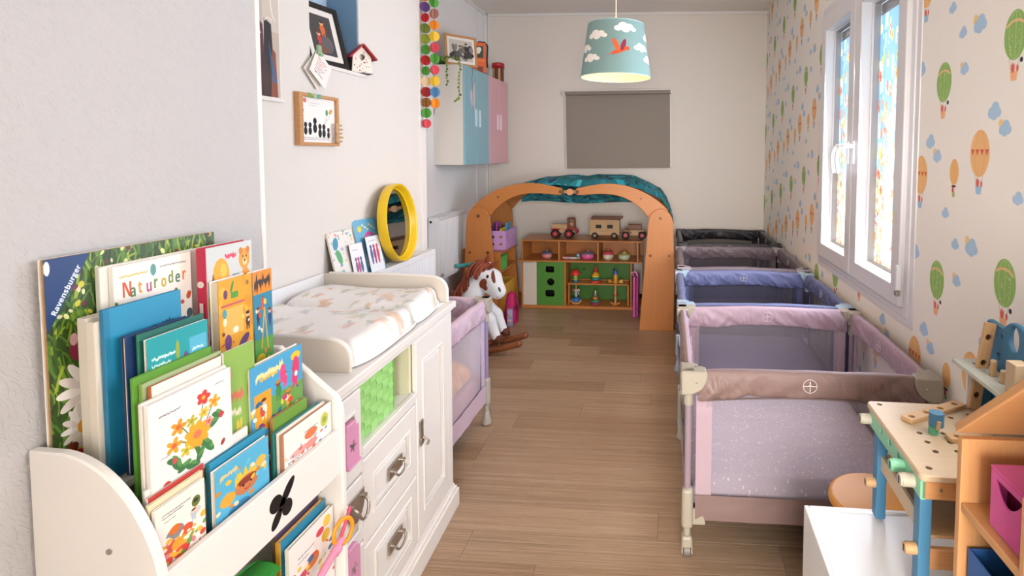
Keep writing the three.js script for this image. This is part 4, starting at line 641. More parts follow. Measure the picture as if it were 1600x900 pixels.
// ---------- on and along the left wall ----------
reseed(66);
const photoTex = {
  wardrobe: C(256, 512, (g, w, h) => {
    g.fillStyle = '#c3b6a8'; g.fillRect(0, 0, w, h); g.fillStyle = '#d3c8bc'; g.fillRect(190, 0, 66, 230);
    for (let i = 0; i < 60; i++) { g.globalAlpha = 0.7; g.strokeStyle = ['#8a5a44', '#6b4636', '#b0a498', '#d6cfc4', '#54403a'][(rnd() * 5) | 0]; g.lineWidth = rnd(2, 6); const x = rnd(0, 178); g.beginPath(); g.moveTo(x, rnd(0, 120)); g.quadraticCurveTo(x + rnd(-20, 30), 200, x + rnd(-14, 26), rnd(240, 420)); g.stroke(); }
    g.globalAlpha = 1; const coat = (x, y, ww, c) => { g.fillStyle = c; g.beginPath(); g.moveTo(x, y); g.lineTo(x + ww * 0.7, y + 20); g.lineTo(x + ww, h); g.lineTo(x - 8, h); g.fill(); };
    coat(150, 240, 22, '#cfc8bc'); coat(172, 190, 26, '#5a2a30'); coat(196, 180, 40, '#26232a'); coat(186, 330, 24, '#3a2228'); coat(226, 300, 20, '#8a4a3a'); g.fillStyle = '#2f6190'; g.beginPath(); g.moveTo(212, 270); g.lineTo(244, 450); g.lineTo(226, 450); g.fill();
    g.strokeStyle = '#ece6dc'; g.lineWidth = 5; g.beginPath(); g.moveTo(176, 150); g.quadraticCurveTo(160, 220, 182, 250); g.stroke(); g.beginPath(); g.arc(214, 190, 14, 3, 6); g.stroke(); g.beginPath(); g.moveTo(226, 70); g.quadraticCurveTo(220, 150, 240, 180); g.stroke();
  }),
  framed: C(200, 256, (g, w, h) => { g.fillStyle = '#efece6'; g.fillRect(0, 0, w, h); g.fillStyle = '#38393e'; g.fillRect(34, 34, w - 68, h - 68); figure(g, 110, 100, 30, '#d8662e', '#e0a26a'); figure(g, 80, 150, 26, '#c83a3a'); blob(g, 120, 170, 34, 40, '#5a5a60'); blob(g, 90, 200, 30, 16, '#7a4a3a'); }),
  card: C(160, 160, (g, w, h) => { g.fillStyle = '#f3efe9'; g.fillRect(0, 0, w, h); for (let i = 0; i < 7; i++) squig(g, 30, 34 + i * 15, 90 - (i % 3) * 16, i < 3 || i % 2 ? '#c95a5e' : '#6a6a72', 3, 3); blob(g, 46, 130, 6, 5, '#d86a78'); blob(g, 118, 52, 5, 5, '#d86a78'); }),
  family: C(256, 320, (g, w, h) => { g.fillStyle = '#f3f2ef'; g.fillRect(0, 0, w, h); blob(g, 28, 30, 12, 16, '#d87a72'); blob(g, 190, 100, 10, 22, '#4fa06a'); blob(g, 220, 90, 11, 20, '#e89a4a', 0.5); blob(g, 12, 100, 8, 16, '#5a6a7a'); g.strokeStyle = '#9a9a9a'; g.lineWidth = 2; g.beginPath(); g.moveTo(165, 190); g.lineTo(195, 116); g.moveTo(170, 190); g.lineTo(222, 108); g.stroke(); squig(g, 50, 44, 90, '#b9b9be', 2, 2); squig(g, 60, 60, 60, '#b9b9be', 2, 2); for (const [x, y, s] of [[30, 215, 0.9], [62, 215, 0.9], [98, 190, 1.1], [135, 225, 1], [165, 225, 1], [200, 240, 0.8]]) { blob(g, x, y - 22 * s, 12 * s, 20 * s, '#1c1b1d'); blob(g, x, y + 24 * s, 13 * s, 30 * s, '#1f1e20'); } for (let i = 0; i < 2; i++) squig(g, 20, 282 + i * 12, 190, '#6a6a6e', 2, 3); for (const [x, y] of [[16, 286], [240, 280], [200, 296]]) blob(g, x, y, 4, 4, '#d86a6a'); }),
  bw: C(280, 220, (g, w, h) => { g.fillStyle = '#f3efe8'; g.fillRect(0, 0, w, h); g.fillStyle = '#cfcbc4'; g.fillRect(28, 26, w - 56, h - 52); for (let i = 0; i < 26; i++) blob(g, rnd(40, w - 40), rnd(80, h - 40), rnd(12, 34), rnd(14, 34), ['#3a3937', '#5a5853', '#262523', '#77736c', '#8a867e'][(rnd() * 5) | 0], rnd(0, 3)); figure(g, 130, 110, 30, '#6a6560', '#b9b2a8'); figure(g, 190, 90, 32, '#2a2928', '#c9c2b8'); }),
  bookA: C(256, 340, (g, w, h) => { g.fillStyle = '#ebe9e4'; g.fillRect(0, 0, w, h); for (let i = 0; i < 60; i++) blob(g, rnd(0, w), rnd(0, h), rnd(3, 16), rnd(3, 12), ['#6aa8c8', '#8cc29a', '#e8a8a0', '#e8d28a', '#b9b0d0', '#d8ead8'][(rnd() * 6) | 0], rnd(0, 3)); blob(g, 60, 80, 26, 44, '#4a9ab8', 0.4); blob(g, 70, 170, 26, 50, '#5ab07a', -0.2); }),
  bookB: C(256, 340, (g, w, h) => { g.fillStyle = '#6fb5da'; g.fillRect(0, 0, w, h); blob(g, 60, 60, 22, 20, '#e8d84a'); for (let i = 0; i < 6; i++) blob(g, 100 + i * 24, 40 + (i % 3) * 14, 12, 8, '#e8e2b0'); g.strokeStyle = '#e0529a'; g.lineWidth = 22; g.beginPath(); g.arc(150, 150, 54, 2.2, 6.2); g.stroke(); blob(g, 140, 270, 80, 80, '#e8eef2'); blob(g, 220, 220, 26, 40, '#58b8c8'); blob(g, 220, 310, 30, 20, '#e8d88a'); }),
  bookletA: C(160, 220, (g, w, h) => { g.fillStyle = '#eef0f2'; g.fillRect(0, 0, w, h); squig(g, 30, 40, 70, '#b9bcc2', 4, 3); for (const [x, c] of [[50, '#8a6a96'], [80, '#c8567a'], [112, '#3f6aa0']]) { blob(g, x, 150, 15, 40, c); blob(g, x, 100, 13, 13, c); } }),
  bookletB: C(180, 240, (g, w, h) => { g.fillStyle = '#e8eef4'; g.fillRect(0, 0, w, h); squig(g, 30, 30, 90, '#b0b6c0', 4, 3); for (const [x, c] of [[46, '#5a6a9a'], [86, '#a04a7a'], [128, '#d0466a']]) { blob(g, x, 120, 17, 46, c); blob(g, x, 160, 12, 30, c); blob(g, x, 70, 14, 14, c); } }),
};
const picM = (t, rough = 0.45) => new THREE.MeshPhysicalMaterial({ map: t, roughness: rough, clearcoat: 0.3, clearcoatRoughness: 0.15 });
// a flat print facing +z: width, height, thickness; built at the origin, bottom edge at y = 0
function printGeo(w, h, d = 0.002) { const g = new THREE.BoxGeometry(w, h, d).translate(0, h / 2, 0), p = g.attributes.position, u = g.attributes.uv; for (let i = 0; i < p.count; i++) u.setXY(i, p.getX(i) / w + 0.5, p.getY(i) / h); return g; }
const frameGeo = (w, h, b, d) => slab([[-w / 2, 0], [w / 2, 0], [w / 2, h], [-w / 2, h]], d, [[[-w / 2 + b, b], [w / 2 - b, b], [w / 2 - b, h - b], [-w / 2 + b, h - b]]], 0.003);
{
  const t = thing('wall_picture', 'tall photo print of hanging clothes above a white ledge, at the near wall edge', 'picture', [XM + 0.005, 1.8, -1.93], Math.PI / 2);
  part('print', printGeo(0.34, 0.46, 0.006).translate(-0.005, 0.016, 0.004), picM(photoTex.wardrobe), t); part('ledge', span(-0.19, 0.185, 0, 0.016, -0.004, 0.014, 0.002), M.white, t); part('backing', span(-0.182, 0.178, 0.01, 0.49, -0.004, 0.002, 0.001), M.white, t);
}
{ // black-framed picture leaning in the niche
  const t = thing('framed_picture', 'black picture frame with white mat leaning in the blue wall niche', 'picture frame', [XM - 0.022, 2.001, -2.47], Math.PI / 2 - 0.12);
  const g = new THREE.Group(); 
  const lean = (q) => q.rotateX(-0.24);
  part('frame', lean(frameGeo(0.26, 0.3, 0.026, 0.02)), M.black, t); part('print', lean(printGeo(0.22, 0.26).translate(0, 0.02, 0.0)), picM(photoTex.framed), t); part('back_board', lean(printGeo(0.25, 0.29, 0.003).translate(0, 0.005, -0.008)), M.dark, t);
}
{ // birdhouse
  const t = thing('birdhouse', 'small white birdhouse with a red pitched roof at the end of the niche sill', 'birdhouse', [XM - 0.03, 2.001, -2.715], Math.PI / 2 - 0.62);
  const houseM = new THREE.MeshStandardMaterial({ map: C(128, 128, (g, w, h) => { g.fillStyle = '#efe9dd'; g.fillRect(0, 0, w, h); for (let i = 0; i < 26; i++) blob(g, rnd(0, w), rnd(30, h), rnd(2, 7), rnd(1, 3), ['#3a3636', '#b9403a', '#6a6a60'][(rnd() * 3) | 0], rnd(0, 3)); }), roughness: 0.7 });
  const s = shapeOf([[-0.052, 0], [0.052, 0], [0.045, 0.085], [0, 0.135], [-0.045, 0.085]], [roundHole(0, 0.082, 0.014)]);
  const front = slab(s, 0.006, [], 0.001); { const p = front.attributes.position, u = front.attributes.uv; for (let i = 0; i < p.count; i++) u.setXY(i, p.getX(i) / 0.104 + 0.5, p.getY(i) / 0.135); }
  part('front_wall', front.clone().translate(0, 0, 0.05), houseM, t); part('back_wall', slab(shapeOf([[-0.052, 0], [0.052, 0], [0.045, 0.085], [0, 0.135], [-0.045, 0.085]]), 0.006, [], 0.001).translate(0, 0, -0.05), houseM, t);
  const sideM = std(0x4a3f3c, 0.8); for (const k of [-1, 1]) part('side_wall', box(0.006, 0.09, 0.098, k * 0.047, 0.045, 0, 0.001), sideM, t);
  const rm = paintM(0xb31c26, 0.4); for (const k of [-1, 1]) part('roof_panel', box(0.1, 0.007, 0.14, 0, 0, 0, 0.002).rotateZ(-k * 0.82).translate(k * 0.034, 0.108, 0.006), rm, t);
  part('floor_board', box(0.104, 0.006, 0.106, 0, 0.003, 0, 0.001), sideM, t); part('hook', new THREE.TorusGeometry(0.006, 0.0016, 6, 14).translate(0, 0.15, 0.0), M.chrome, t);
}
{
  const t = thing('note_card', 'white square note card with red handwriting hung on its corner by a green peg', 'card', [XM + 0.004, 1.99, -2.335], Math.PI / 2);
  part('card', printGeo(0.125, 0.125, 0.002).translate(0, -0.0625, 0).rotateX(-0.1).rotateZ(-0.62).translate(0, -0.022, 0.02), new THREE.MeshStandardMaterial({ map: photoTex.card, roughness: 0.7 }), t);
  part('envelope', printGeo(0.122, 0.122, 0.001).translate(0, -0.061, 0).rotateZ(-0.75).translate(-0.012, -0.028, 0.008), M.paper, t);
  part('peg', [box(0.026, 0.04, 0.012, -0.012, 0.06, 0.022, 0.004, 2), box(0.02, 0.018, 0.014, 0.0, 0.043, 0.022, 0.004, 2)], std(0x8fb08a, 0.6), t, 'pale green peg');
}
{
  const t = thing('drawing_frame', 'square oak frame with a handprint family drawing and coloured tape on top', 'picture frame', [XM + 0.013, 1.632, -2.325], Math.PI / 2);
  part('frame', [frameGeo(0.275, 0.222, 0.014, 0.024), box(0.024, 0.222, 0.026, -0.127, 0.111, 0, 0.002)], M.beech, t);
  part('print', printGeo(0.235, 0.2, 0.003).translate(0.008, 0.011, -0.004), new THREE.MeshStandardMaterial({ map: photoTex.family, roughness: 0.7 }), t);
  part('back_board', printGeo(0.26, 0.21, 0.003).translate(0, 0.006, -0.009), M.paper, t);
  for (const [x, c] of [[-0.072, 0x6fa04a], [-0.035, 0x8fbfa0], [-0.004, 0x6aa890]]) part('tape', box(0.022, 0.02, 0.003, x, 0.214, 0.012, 0.001), std(c, 0.6), t);
  const hand = part('wooden_hand', [...[0, 1, 2, 3, 4].map((i) => box(0.045, 0.009, 0.009, 0.118 + (i % 2) * 0.006, 0.022 + i * 0.0185, 0.02, 0.004, 2)), box(0.018, 0.09, 0.01, 0.108, 0.06, 0.018, 0.004, 2)], M.pine, t, 'small carved wooden comb clipped to the frame');
}
// radiators
function radiator(label, x0, x1, z0, z1, y0, y1, knob) {
  const t = thing('radiator', label, 'radiator', [(x0 + x1) / 2, y0, (z0 + z1) / 2]), hx = (x1 - x0) / 2, L = Math.abs(z1 - z0), H = y1 - y0, m = M.whiteCool;
  const n = Math.round(L / 0.033), pts = [];
  for (let i = 0; i <= n * 4; i++) { const k = i % 4, s = -L / 2 + i / (n * 4) * L; pts.push([s, (k === 1 || k === 2) ? hx : hx - 0.017]); }
  const wave = surf(pts.length - 1, 1, (u, v) => { const p = pts[Math.round(u * (pts.length - 1))]; return [p[1], 0.03 + v * (H - 0.06), -p[0]]; });
  part('front_panel', [wave, span(hx - 0.006, hx, 0, 0.03, -L / 2, L / 2, 0.004), span(hx - 0.006, hx, H - 0.03, H - 0.004, -L / 2, L / 2, 0.004)], new THREE.MeshPhysicalMaterial({ color: 0xe6eaee, roughness: 0.35, clearcoat: 0.2, side: THREE.DoubleSide }), t);
  part('back_panel', span(-hx, -hx + 0.012, 0, H - 0.004, -L / 2, L / 2, 0.003), m, t);
  for (const k of [-1, 1]) part('end_cover', span(-hx, hx, 0.0, H, k * L / 2 - 0.005, k * L / 2 + 0.005, 0.003), m, t);
  const gr = []; const c = Math.round(L / 0.02); for (let i = 0; i < c; i++) gr.push(box(2 * hx - 0.02, 0.004, 0.006, 0, H - 0.003, -L / 2 + (i + 0.5) * L / c, 0)); gr.push(span(-hx, -hx + 0.012, H - 0.008, H, -L / 2, L / 2, 0.002), span(hx - 0.012, hx, H - 0.008, H, -L / 2, L / 2, 0.002), span(-0.004, 0.004, H - 0.007, H - 0.001, -L / 2, L / 2, 0.001));
  const grille = part('top_grille', gr, m, t);
  for (const k of [-1, 1]) part('wall_bracket', span(-hx - 0.029, -hx + 0.004, H * 0.5, H * 0.56, k * L * 0.35 - 0.015, k * L * 0.35 + 0.015, 0.002), m, t);
  if (knob) { part('valve', [rod([0.0, H - 0.03, L / 2 + 0.005], [0.0, H - 0.03, L / 2 + 0.05], 0.024, 20), rod([0, H - 0.03, L / 2 + 0.05], [0, H - 0.03, L / 2 + 0.058], 0.017, 20)], M.whiteCool, t); part('valve_cap', rod([0, H - 0.03, L / 2 + 0.058], [0, H - 0.03, L / 2 + 0.061], 0.011, 16), M.dark, t); part('drain_plug', rod([hx + 0.0, 0.05, L / 2 - 0.02], [hx + 0.02, 0.05, L / 2 - 0.02], 0.012, 12), M.chrome, t); }
  return t;
}
radiator('long low white radiator carrying the yellow mirror and two books', XM + 0.03, -1.45, -2.41, -3.315, 0.45, 1.004, false);
radiator('white panel radiator with a thermostat knob in the far left bay, below the hanging cabinets', XF + 0.03, -1.95, -4.55, -5.2, 0.5, 1.05, true);
// yellow mirror leaning on the wall
{
  const t = thing('round_mirror', 'round mirror with a deep yellow rim leaning on the wall above the radiator', 'mirror', [-1.478, 1.0045, -2.91]);
  const R = 0.214, ax = (g) => g.rotateZ(-Math.PI / 2).rotateZ(0.1).rotateY(0.1).translate(0.0, R + 0.001, 0);
  part('rim', ax(lathe([[R - 0.012, -0.022], [R, -0.024], [R + 0.002, 0], [R, 0.024], [R - 0.004, 0.026], [R - 0.016, 0.02], [R - 0.018, -0.006], [R - 0.026, -0.008], [R - 0.03, -0.012]], 72)), paintM(0xf0c714, 0.35, { side: THREE.DoubleSide }), t);
  part('glass', ax(cyl(R - 0.016, R - 0.016, 0.003, 64).translate(0, -0.011, 0)), std(0x9a9a9a, 0.03, { metalness: 1 }), t);
  part('back_disc', ax(cyl(R - 0.004, R - 0.004, 0.006, 48).translate(0, -0.02, 0)), std(0x8a6a3a, 0.7), t);
}
// books leaning on the wall: [label, texture, z near, width, height, thickness, offset from wall, foot height]
[['white picture book with pale rainbow animals leaning on the wall above the radiator', photoTex.bookA, -2.448, 0.165, 0.235, 0.012, 0.03, 0.24], ['sky-blue picture book with a pink arch leaning beside the yellow mirror', photoTex.bookB, -2.665, 0.175, 0.268, 0.012, 0.03, 0.24],
  ['thin white booklet with small figures in front of the pale rainbow book', photoTex.bookletA, -2.51, 0.09, 0.165, 0.004, 0.052, 0.2], ['thin white booklet with pink and navy figures in front of the sky-blue book', photoTex.bookletB, -2.662, 0.105, 0.18, 0.004, 0.052, 0.2]].forEach(([label, tx, z, w, h, d, off, lean]) => {
  const t = thing(d > 0.01 ? 'picture_book' : 'booklet', label, d > 0.01 ? 'book' : 'booklet', [XM + off + 0.035, 1.0045, z], Math.PI / 2 - 0.12), L = (g) => g.rotateX(-lean);
  part('front_cover', L(printGeo(w, h, 0.002).translate(0, 0, d / 2)), picM(tx), t); part('back_cover', L(printGeo(w, h, 0.002).translate(0, 0, -d / 2)), M.dark, t); part('pages', L(printGeo(w - 0.004, h - 0.004, Math.max(0.001, d - 0.003)).translate(0, 0.002, 0)), M.pages, t);
});
// ---------- hanging cabinets in the far bay ----------
for (const [z0, z1, col, label] of [[-4.76, -5.412, 0x90c0ce, 'hanging wall cabinet with two blue doors, nearer of the pair above the far radiator'], [-5.414, -6.068, 0xe8b2bd, 'hanging wall cabinet with two pink doors beside the blue one']]) {
  const t = thing('wall_cabinet', label, 'cabinet', [XF, 1.5, (z0 + z1) / 2]), L = z0 - z1, H = 0.888, D = 0.285, wm = paintM(0xe6e1d8, 0.45), cm = paintM(col, 0.45), edge = paintM(new THREE.Color(col).lerp(new THREE.Color(0xffffff), 0.55), 0.4);
  part('carcass', [span(0.001, D - 0.018, 0, H, L / 2 - 0.016, L / 2, 0.002), span(0.001, D - 0.018, 0, H, -L / 2, -L / 2 + 0.016, 0.002), span(0.001, D - 0.018, 0, 0.016, -L / 2 + 0.016, L / 2 - 0.016, 0.002), span(0.001, D - 0.018, H - 0.016, H, -L / 2 + 0.016, L / 2 - 0.016, 0.002), span(0.001, 0.008, 0, H, -L / 2, L / 2, 0)], wm, t);
  for (const k of [1, -1]) {
    const a = k > 0 ? 0.0015 : -L / 2 + 0.0015, b = k > 0 ? L / 2 - 0.0015 : -0.0015, d = part('door', span(D - 0.017, D, 0.002, H - 0.002, a, b, 0.003), cm, t);
    const hz = k * 0.052; part('handle', slab(rrect(0.042, 0.17, 0.02), 0.01, [rrectPath(0.022, 0.15, 0.01)], 0.002).rotateY(Math.PI / 2).translate(D + 0.004, 0.435, hz), edge, d);
  }
}
function rrectPath(w, h, r) { return new THREE.Path(rrect(w, h, r).getPoints(6).reverse()); }
{ // small white butterfly hanger stuck on the blue door
  const t = thing('butterfly_hanger', 'white paper butterfly hung by a thread on the blue cabinet door', 'decoration', [-1.793, 2.12, -4.945], Math.PI / 2);
  part('wing', slab([[0, 0], [-0.05, 0.01], [-0.06, -0.06], [-0.02, -0.14], [0.01, -0.12]], 0.002, [], 0.0004).translate(0, 0.05, 0), std(0xd9d4e4, 0.7), t);
  part('wing', slab([[0.012, 0.06], [0.055, 0.1], [0.06, -0.02], [0.045, -0.16], [0.012, -0.1]], 0.002, [], 0.0004).translate(0, 0.04, 0.003), std(0xe3d6d2, 0.7), t);
  part('thread', tube([[0.0, 0.1, 0.002], [-0.02, 0.16, 0.002], [0.012, 0.21, 0.002], [0.01, 0.265, 0.002]], 0.0016, 20, 5), std(0x8a8a90, 0.7), t);
}
{ // framed photograph on the blue cabinet
  const t = thing('photo_frame', 'oak photo frame with a black and white family photo on top of the blue cabinet', 'photo frame', [-1.855, 2.389, -4.86], 0.87), L = (g) => g.rotateX(-0.1);
  part('frame', L(frameGeo(0.31, 0.275, 0.02, 0.02)), M.beech, t); part('photo', L(printGeo(0.28, 0.245).translate(0, 0.015, 0)), picM(photoTex.bw), t); part('back_board', L(printGeo(0.3, 0.265, 0.003).translate(0, 0.005, -0.007)), M.dark, t); part('stand', box(0.03, 0.2, 0.004, 0, 0.1, -0.05, 0.001).rotateX(0.12), M.dark, t);
}
{ // orange toy box with tractor picture
  const tx = C(160, 220, (g, w, h) => { g.fillStyle = '#e8621c'; g.fillRect(0, 0, w, h); g.fillStyle = '#22403c'; g.fillRect(14, 24, 120, 90); blob(g, 70, 66, 34, 22, '#e8ead8'); blob(g, 60, 90, 16, 14, '#2a2a28'); blob(g, 95, 92, 12, 11, '#2a2a28'); blob(g, 90, 50, 24, 18, '#f0f0e8'); g.fillStyle = '#f0823a'; g.fillRect(0, 128, w, 10); g.fillStyle = '#7a3a1a'; g.fillRect(70, 178, 60, 42); squig(g, 20, 150, 60, '#f6c04a', 5, 3); });
  const t = thing('toy_box', 'orange cardboard toy box with a tractor picture between the photo frame and the red-lidded tin', 'box', [-1.86, 2.389, -5.27], 0.5);
  part('carton', box(0.155, 0.285, 0.1, 0, 0.1425, 0, 0.003), paintM(0xdf5a1a, 0.5), t); part('front_print', printGeo(0.15, 0.28, 0.001).translate(0, 0.002, 0.0505), picM(tx), t);
  part('side_print', printGeo(0.09, 0.27, 0.001).rotateY(-Math.PI / 2).translate(-0.078, 0.004, 0), picM(C(80, 220, (g, w, h) => { g.fillStyle = '#2e6a5a'; g.fillRect(0, 0, w, h); g.fillStyle = '#e8e4d8'; g.fillRect(10, 20, 60, 14); g.fillRect(10, 46, 60, 10); g.fillStyle = '#c83a2a'; g.fillRect(0, 120, w, 20); blob(g, 40, 170, 26, 20, '#e8e4d8'); })), t);
  part('black_strap', [box(0.07, 0.02, 0.07, 0.04, 0.29, 0, 0.006, 2), tube([[0.06, 0.292, 0.04], [0.088, 0.26, 0.045], [0.09, 0.2, 0.04], [0.086, 0.12, 0.045], [0.088, 0.05, 0.05]], 0.008, 24, 8)], M.dark, t);
}
{
  const t = thing('tin', 'round tin with red lid and brown straps on top of the pink cabinet', 'tin', [-1.86, 2.389, -5.93]);
  part('body', cyl(0.06, 0.06, 0.14, 28).translate(0, 0.07, 0), std(0x6d3d28, 0.5), t); part('lid', lathe([[0, 0.205], [0.05, 0.205], [0.065, 0.198], [0.068, 0.19], [0.068, 0.142], [0, 0.142]], 32), paintM(0xb41f2c, 0.35), t);
  for (const a of [-0.6, 0.5]) part('strap', box(0.022, 0.14, 0.006, 0, 0.07, 0.06, 0.002).rotateY(a), std(0xc9a06a, 0.6), t);
}
reseed(303);
{ // trailing plant
  const t = thing('trailing_plant', 'trailing green pot plant with two leafy strands hanging over the blue cabinet', 'plant', [-2.015, 2.389, -4.83]);
  part('pot', lathe([[0, 0], [0.035, 0], [0.045, 0.05], [0.048, 0.052], [0.043, 0.054], [0, 0.05]], 24), std(0x43602f, 0.5), t);
  const lm = [0x6a8f2e, 0x86a63c, 0x55771f].map((c) => std(c, 0.5, { side: THREE.DoubleSide }));
  const strand = (pts, n) => {
    const cur = new THREE.CatmullRomCurve3(pts.map((p) => new THREE.Vector3(...p)));
    const st = part('stem', new THREE.TubeGeometry(cur, 30, 0.002, 5), std(0x5d7426, 0.7), t);
    for (let i = 0; i < n; i++) {
      const p = cur.getPoint((i + 0.6) / n), s = rnd(0.012, 0.019), g = surf(4, 4, (u, v) => { const a = (u - 0.5) * Math.sin(Math.PI * Math.min(1, v * 0.94 + 0.06)) * 1.3; return [a * s, -v * s * 1.5, Math.cos(a * 2) * s * 0.3 + v * 0.002]; });
      g.rotateZ(rnd(-1.1, 1.1)).rotateY(rnd(-0.5, 0.8)).translate(p.x, p.y, p.z + 0.004); part('leaf', g, lm[(rnd() * 3) | 0], st);
    }
  };
  strand([[0, 0.05, 0], [0.025, 0.064, 0.09], [0.065, 0.03, 0.11], [0.078, -0.06, 0.112], [0.08, -0.185, 0.11]], 18);
  strand([[0, 0.05, 0], [0.04, 0.066, 0.092], [0.12, 0.056, 0.106], [0.185, 0.04, 0.11], [0.195, -0.03, 0.115], [0.19, -0.16, 0.112], [0.18, -0.29, 0.11], [0.155, -0.325, 0.11]], 30);
  for (let k = 0; k < 5; k++) { const a = k * 1.26; strand([[0, 0.05, 0], [Math.cos(a) * 0.03, 0.075, Math.sin(a) * 0.03], [Math.cos(a) * 0.055, 0.05, Math.sin(a) * 0.05]], 6); }
}
// ---------- garland ----------
{
  const t = thing('garland', 'two hanging strands of round coloured paper discs at the wall corner left of the cabinets', 'garland', [-1.468, 1.745, -3.36]);
  const cols = { P: 0x6d4a8c, R: 0xc0262c, O: 0xe88a1c, G: 0x4f9a3a, L: 0x9aa83a, Y: 0xe6c03a, K: 0xd24a5a, B: 0x4d84b4, M: 0xa87468, C: 0xe8cfa8, D: 0x9d6a2e, E: 0xb02a2e, V: 0x8f3a86, T: 0x7a8a3a };
  const A = 'OPRTLGRGCEDGK', B = 'OGMOYKGKYBO', mm = {};
  const disc = (x, y, i, c, r) => { mm[c] ??= std(cols[c], 0.75); const q = part('paper_disc', [cyl(r, r, 0.0012, 28).rotateX(Math.PI / 2), cyl(r, r, 0.0012, 28).rotateX(Math.PI / 2).rotateY(1.3 + (i % 3) * 0.3)], mm[c], t); q.position.set(x, y, 0.001); q.rotation.y = 0.35 + Math.sin(i * 2.4) * 0.45; };
  [...A].forEach((c, i) => disc(-0.045, 0.83 - i * 0.0655, i, c, i % 5 === 2 ? 0.028 : 0.031));
  [...B].forEach((c, i) => disc(0.012, 0.86 - i * 0.069, i + 5, c, i % 4 === 3 ? 0.029 : 0.031));
  part('thread', [rod([-0.045, 0.0, 0], [-0.045, YC - 1.74, 0], 0.001, 5), rod([0.012, 0.13, 0], [0.012, YC - 1.74, 0], 0.001, 5)], std(0x6a6a5a, 0.8), t);
}
// ---------- pendant lamp ----------
reseed(19);
{
  const t = thing('pendant_lamp', 'pale blue drum lampshade with white clouds and a red bird hanging from the ceiling', 'lamp', [-0.355, 2.118, -3.7]), K = 1.2333;
  const shadeTex = tex(1024, 320, (g, w, h) => {
    g.fillStyle = '#7f9c98'; g.fillRect(0, 0, w, h); for (let i = 0; i < 400; i++) { g.globalAlpha = 0.05; g.fillStyle = rnd() < 0.5 ? '#749696' : '#9cb8b8'; g.fillRect(rnd(0, w), 0, 1.5, h); } g.globalAlpha = 1;
    const cloud = (x, y, s) => { for (const [a, b, r] of [[-22, 4, 13], [-7, -5, 17], [12, -2, 15], [25, 6, 10], [0, 8, 14]]) for (const o of [0, w, -w]) blob(g, x + a * s * 1.25 + o, y + b * s * 1.05, r * s * 1.1, r * s * 0.85, '#efe8e0'); };
    const bird = (x, y) => { blob(g, x, y, 34, 8, '#d9532a', -0.35); blob(g, x - 12, y - 24, 9, 28, '#e0632e', -0.45); blob(g, x + 16, y - 24, 9, 24, '#8a2a3e', 0.35); blob(g, x + 30, y - 11, 11, 8, '#d9532a'); g.fillStyle = '#c8432a'; g.beginPath(); g.moveTo(x - 22, y + 4); g.lineTo(x - 62, y + 28); g.lineTo(x - 32, y + 12); g.fill(); };
    for (let k = 0; k < 3; k++) { const o = k * 341 + 178; g.save(); g.translate(o, h * 0.6); g.scale(1.3, 1.5); bird(0, 0); g.restore(); cloud(o + 36, h * 0.16, 1.5); cloud(o - 122, h * 0.28, 1.45); cloud(o - 150, h * 0.7, 1.3); cloud(o + 132, h * 0.5, 1.3); }
  });
  const shade = lathe([[0.191, 0], [0.1912, 0.002], [0.152, 0.282], [0.149, 0.284]], 72);
  { const p = shade.attributes.position, u = shade.attributes.uv; for (let i = 0; i < u.count; i++) u.setY(i, p.getY(i) / 0.284); }
  part('shade', shade.rotateY(1.2).scale(K, K, K), new THREE.MeshPhysicalMaterial({ color: 0xffffff, map: shadeTex, roughness: 0.85, side: THREE.DoubleSide }), t);
  part('lining', lathe([[0.1885, 0.003], [0.149, 0.281]], 72).scale(K, K, K), new THREE.MeshStandardMaterial({ color: 0xf2d29a, roughness: 0.8, side: THREE.DoubleSide }), t);
  part('shade_ring', merge([new THREE.TorusGeometry(0.1905, 0.003, 8, 72).rotateX(Math.PI / 2), new THREE.TorusGeometry(0.15, 0.003, 8, 72).rotateX(Math.PI / 2).translate(0, 0.283, 0), ...[0, 1, 2].map((k) => rod([0, 0.27, 0], [Math.cos(k * 2.09) * 0.15, 0.283, Math.sin(k * 2.09) * 0.15], 0.002, 6))]).scale(K, K, K), paintM(0x9fc4c4, 0.5), t);
  part('socket', cyl(0.02, 0.024, 0.09, 18).translate(0, 0.3, 0), M.white, t);
  part('cord', rod([0, 0.33, 0], [0, YC - 2.118, 0], 0.0032, 8), M.white, t);
  part('bulb', new THREE.SphereGeometry(0.032, 20, 14).translate(0, 0.215, 0), new THREE.MeshStandardMaterial({ color: 0xffffff, emissive: 0xffd890, emissiveIntensity: 1.5 }), t);
  const l = new THREE.PointLight(0xffd294, 0.8); l.name = 'lamp_bulb'; l.position.set(0, 0.215, 0); l.shadow.radius = 1.4; l.castShadow = true; t.add(l);
}
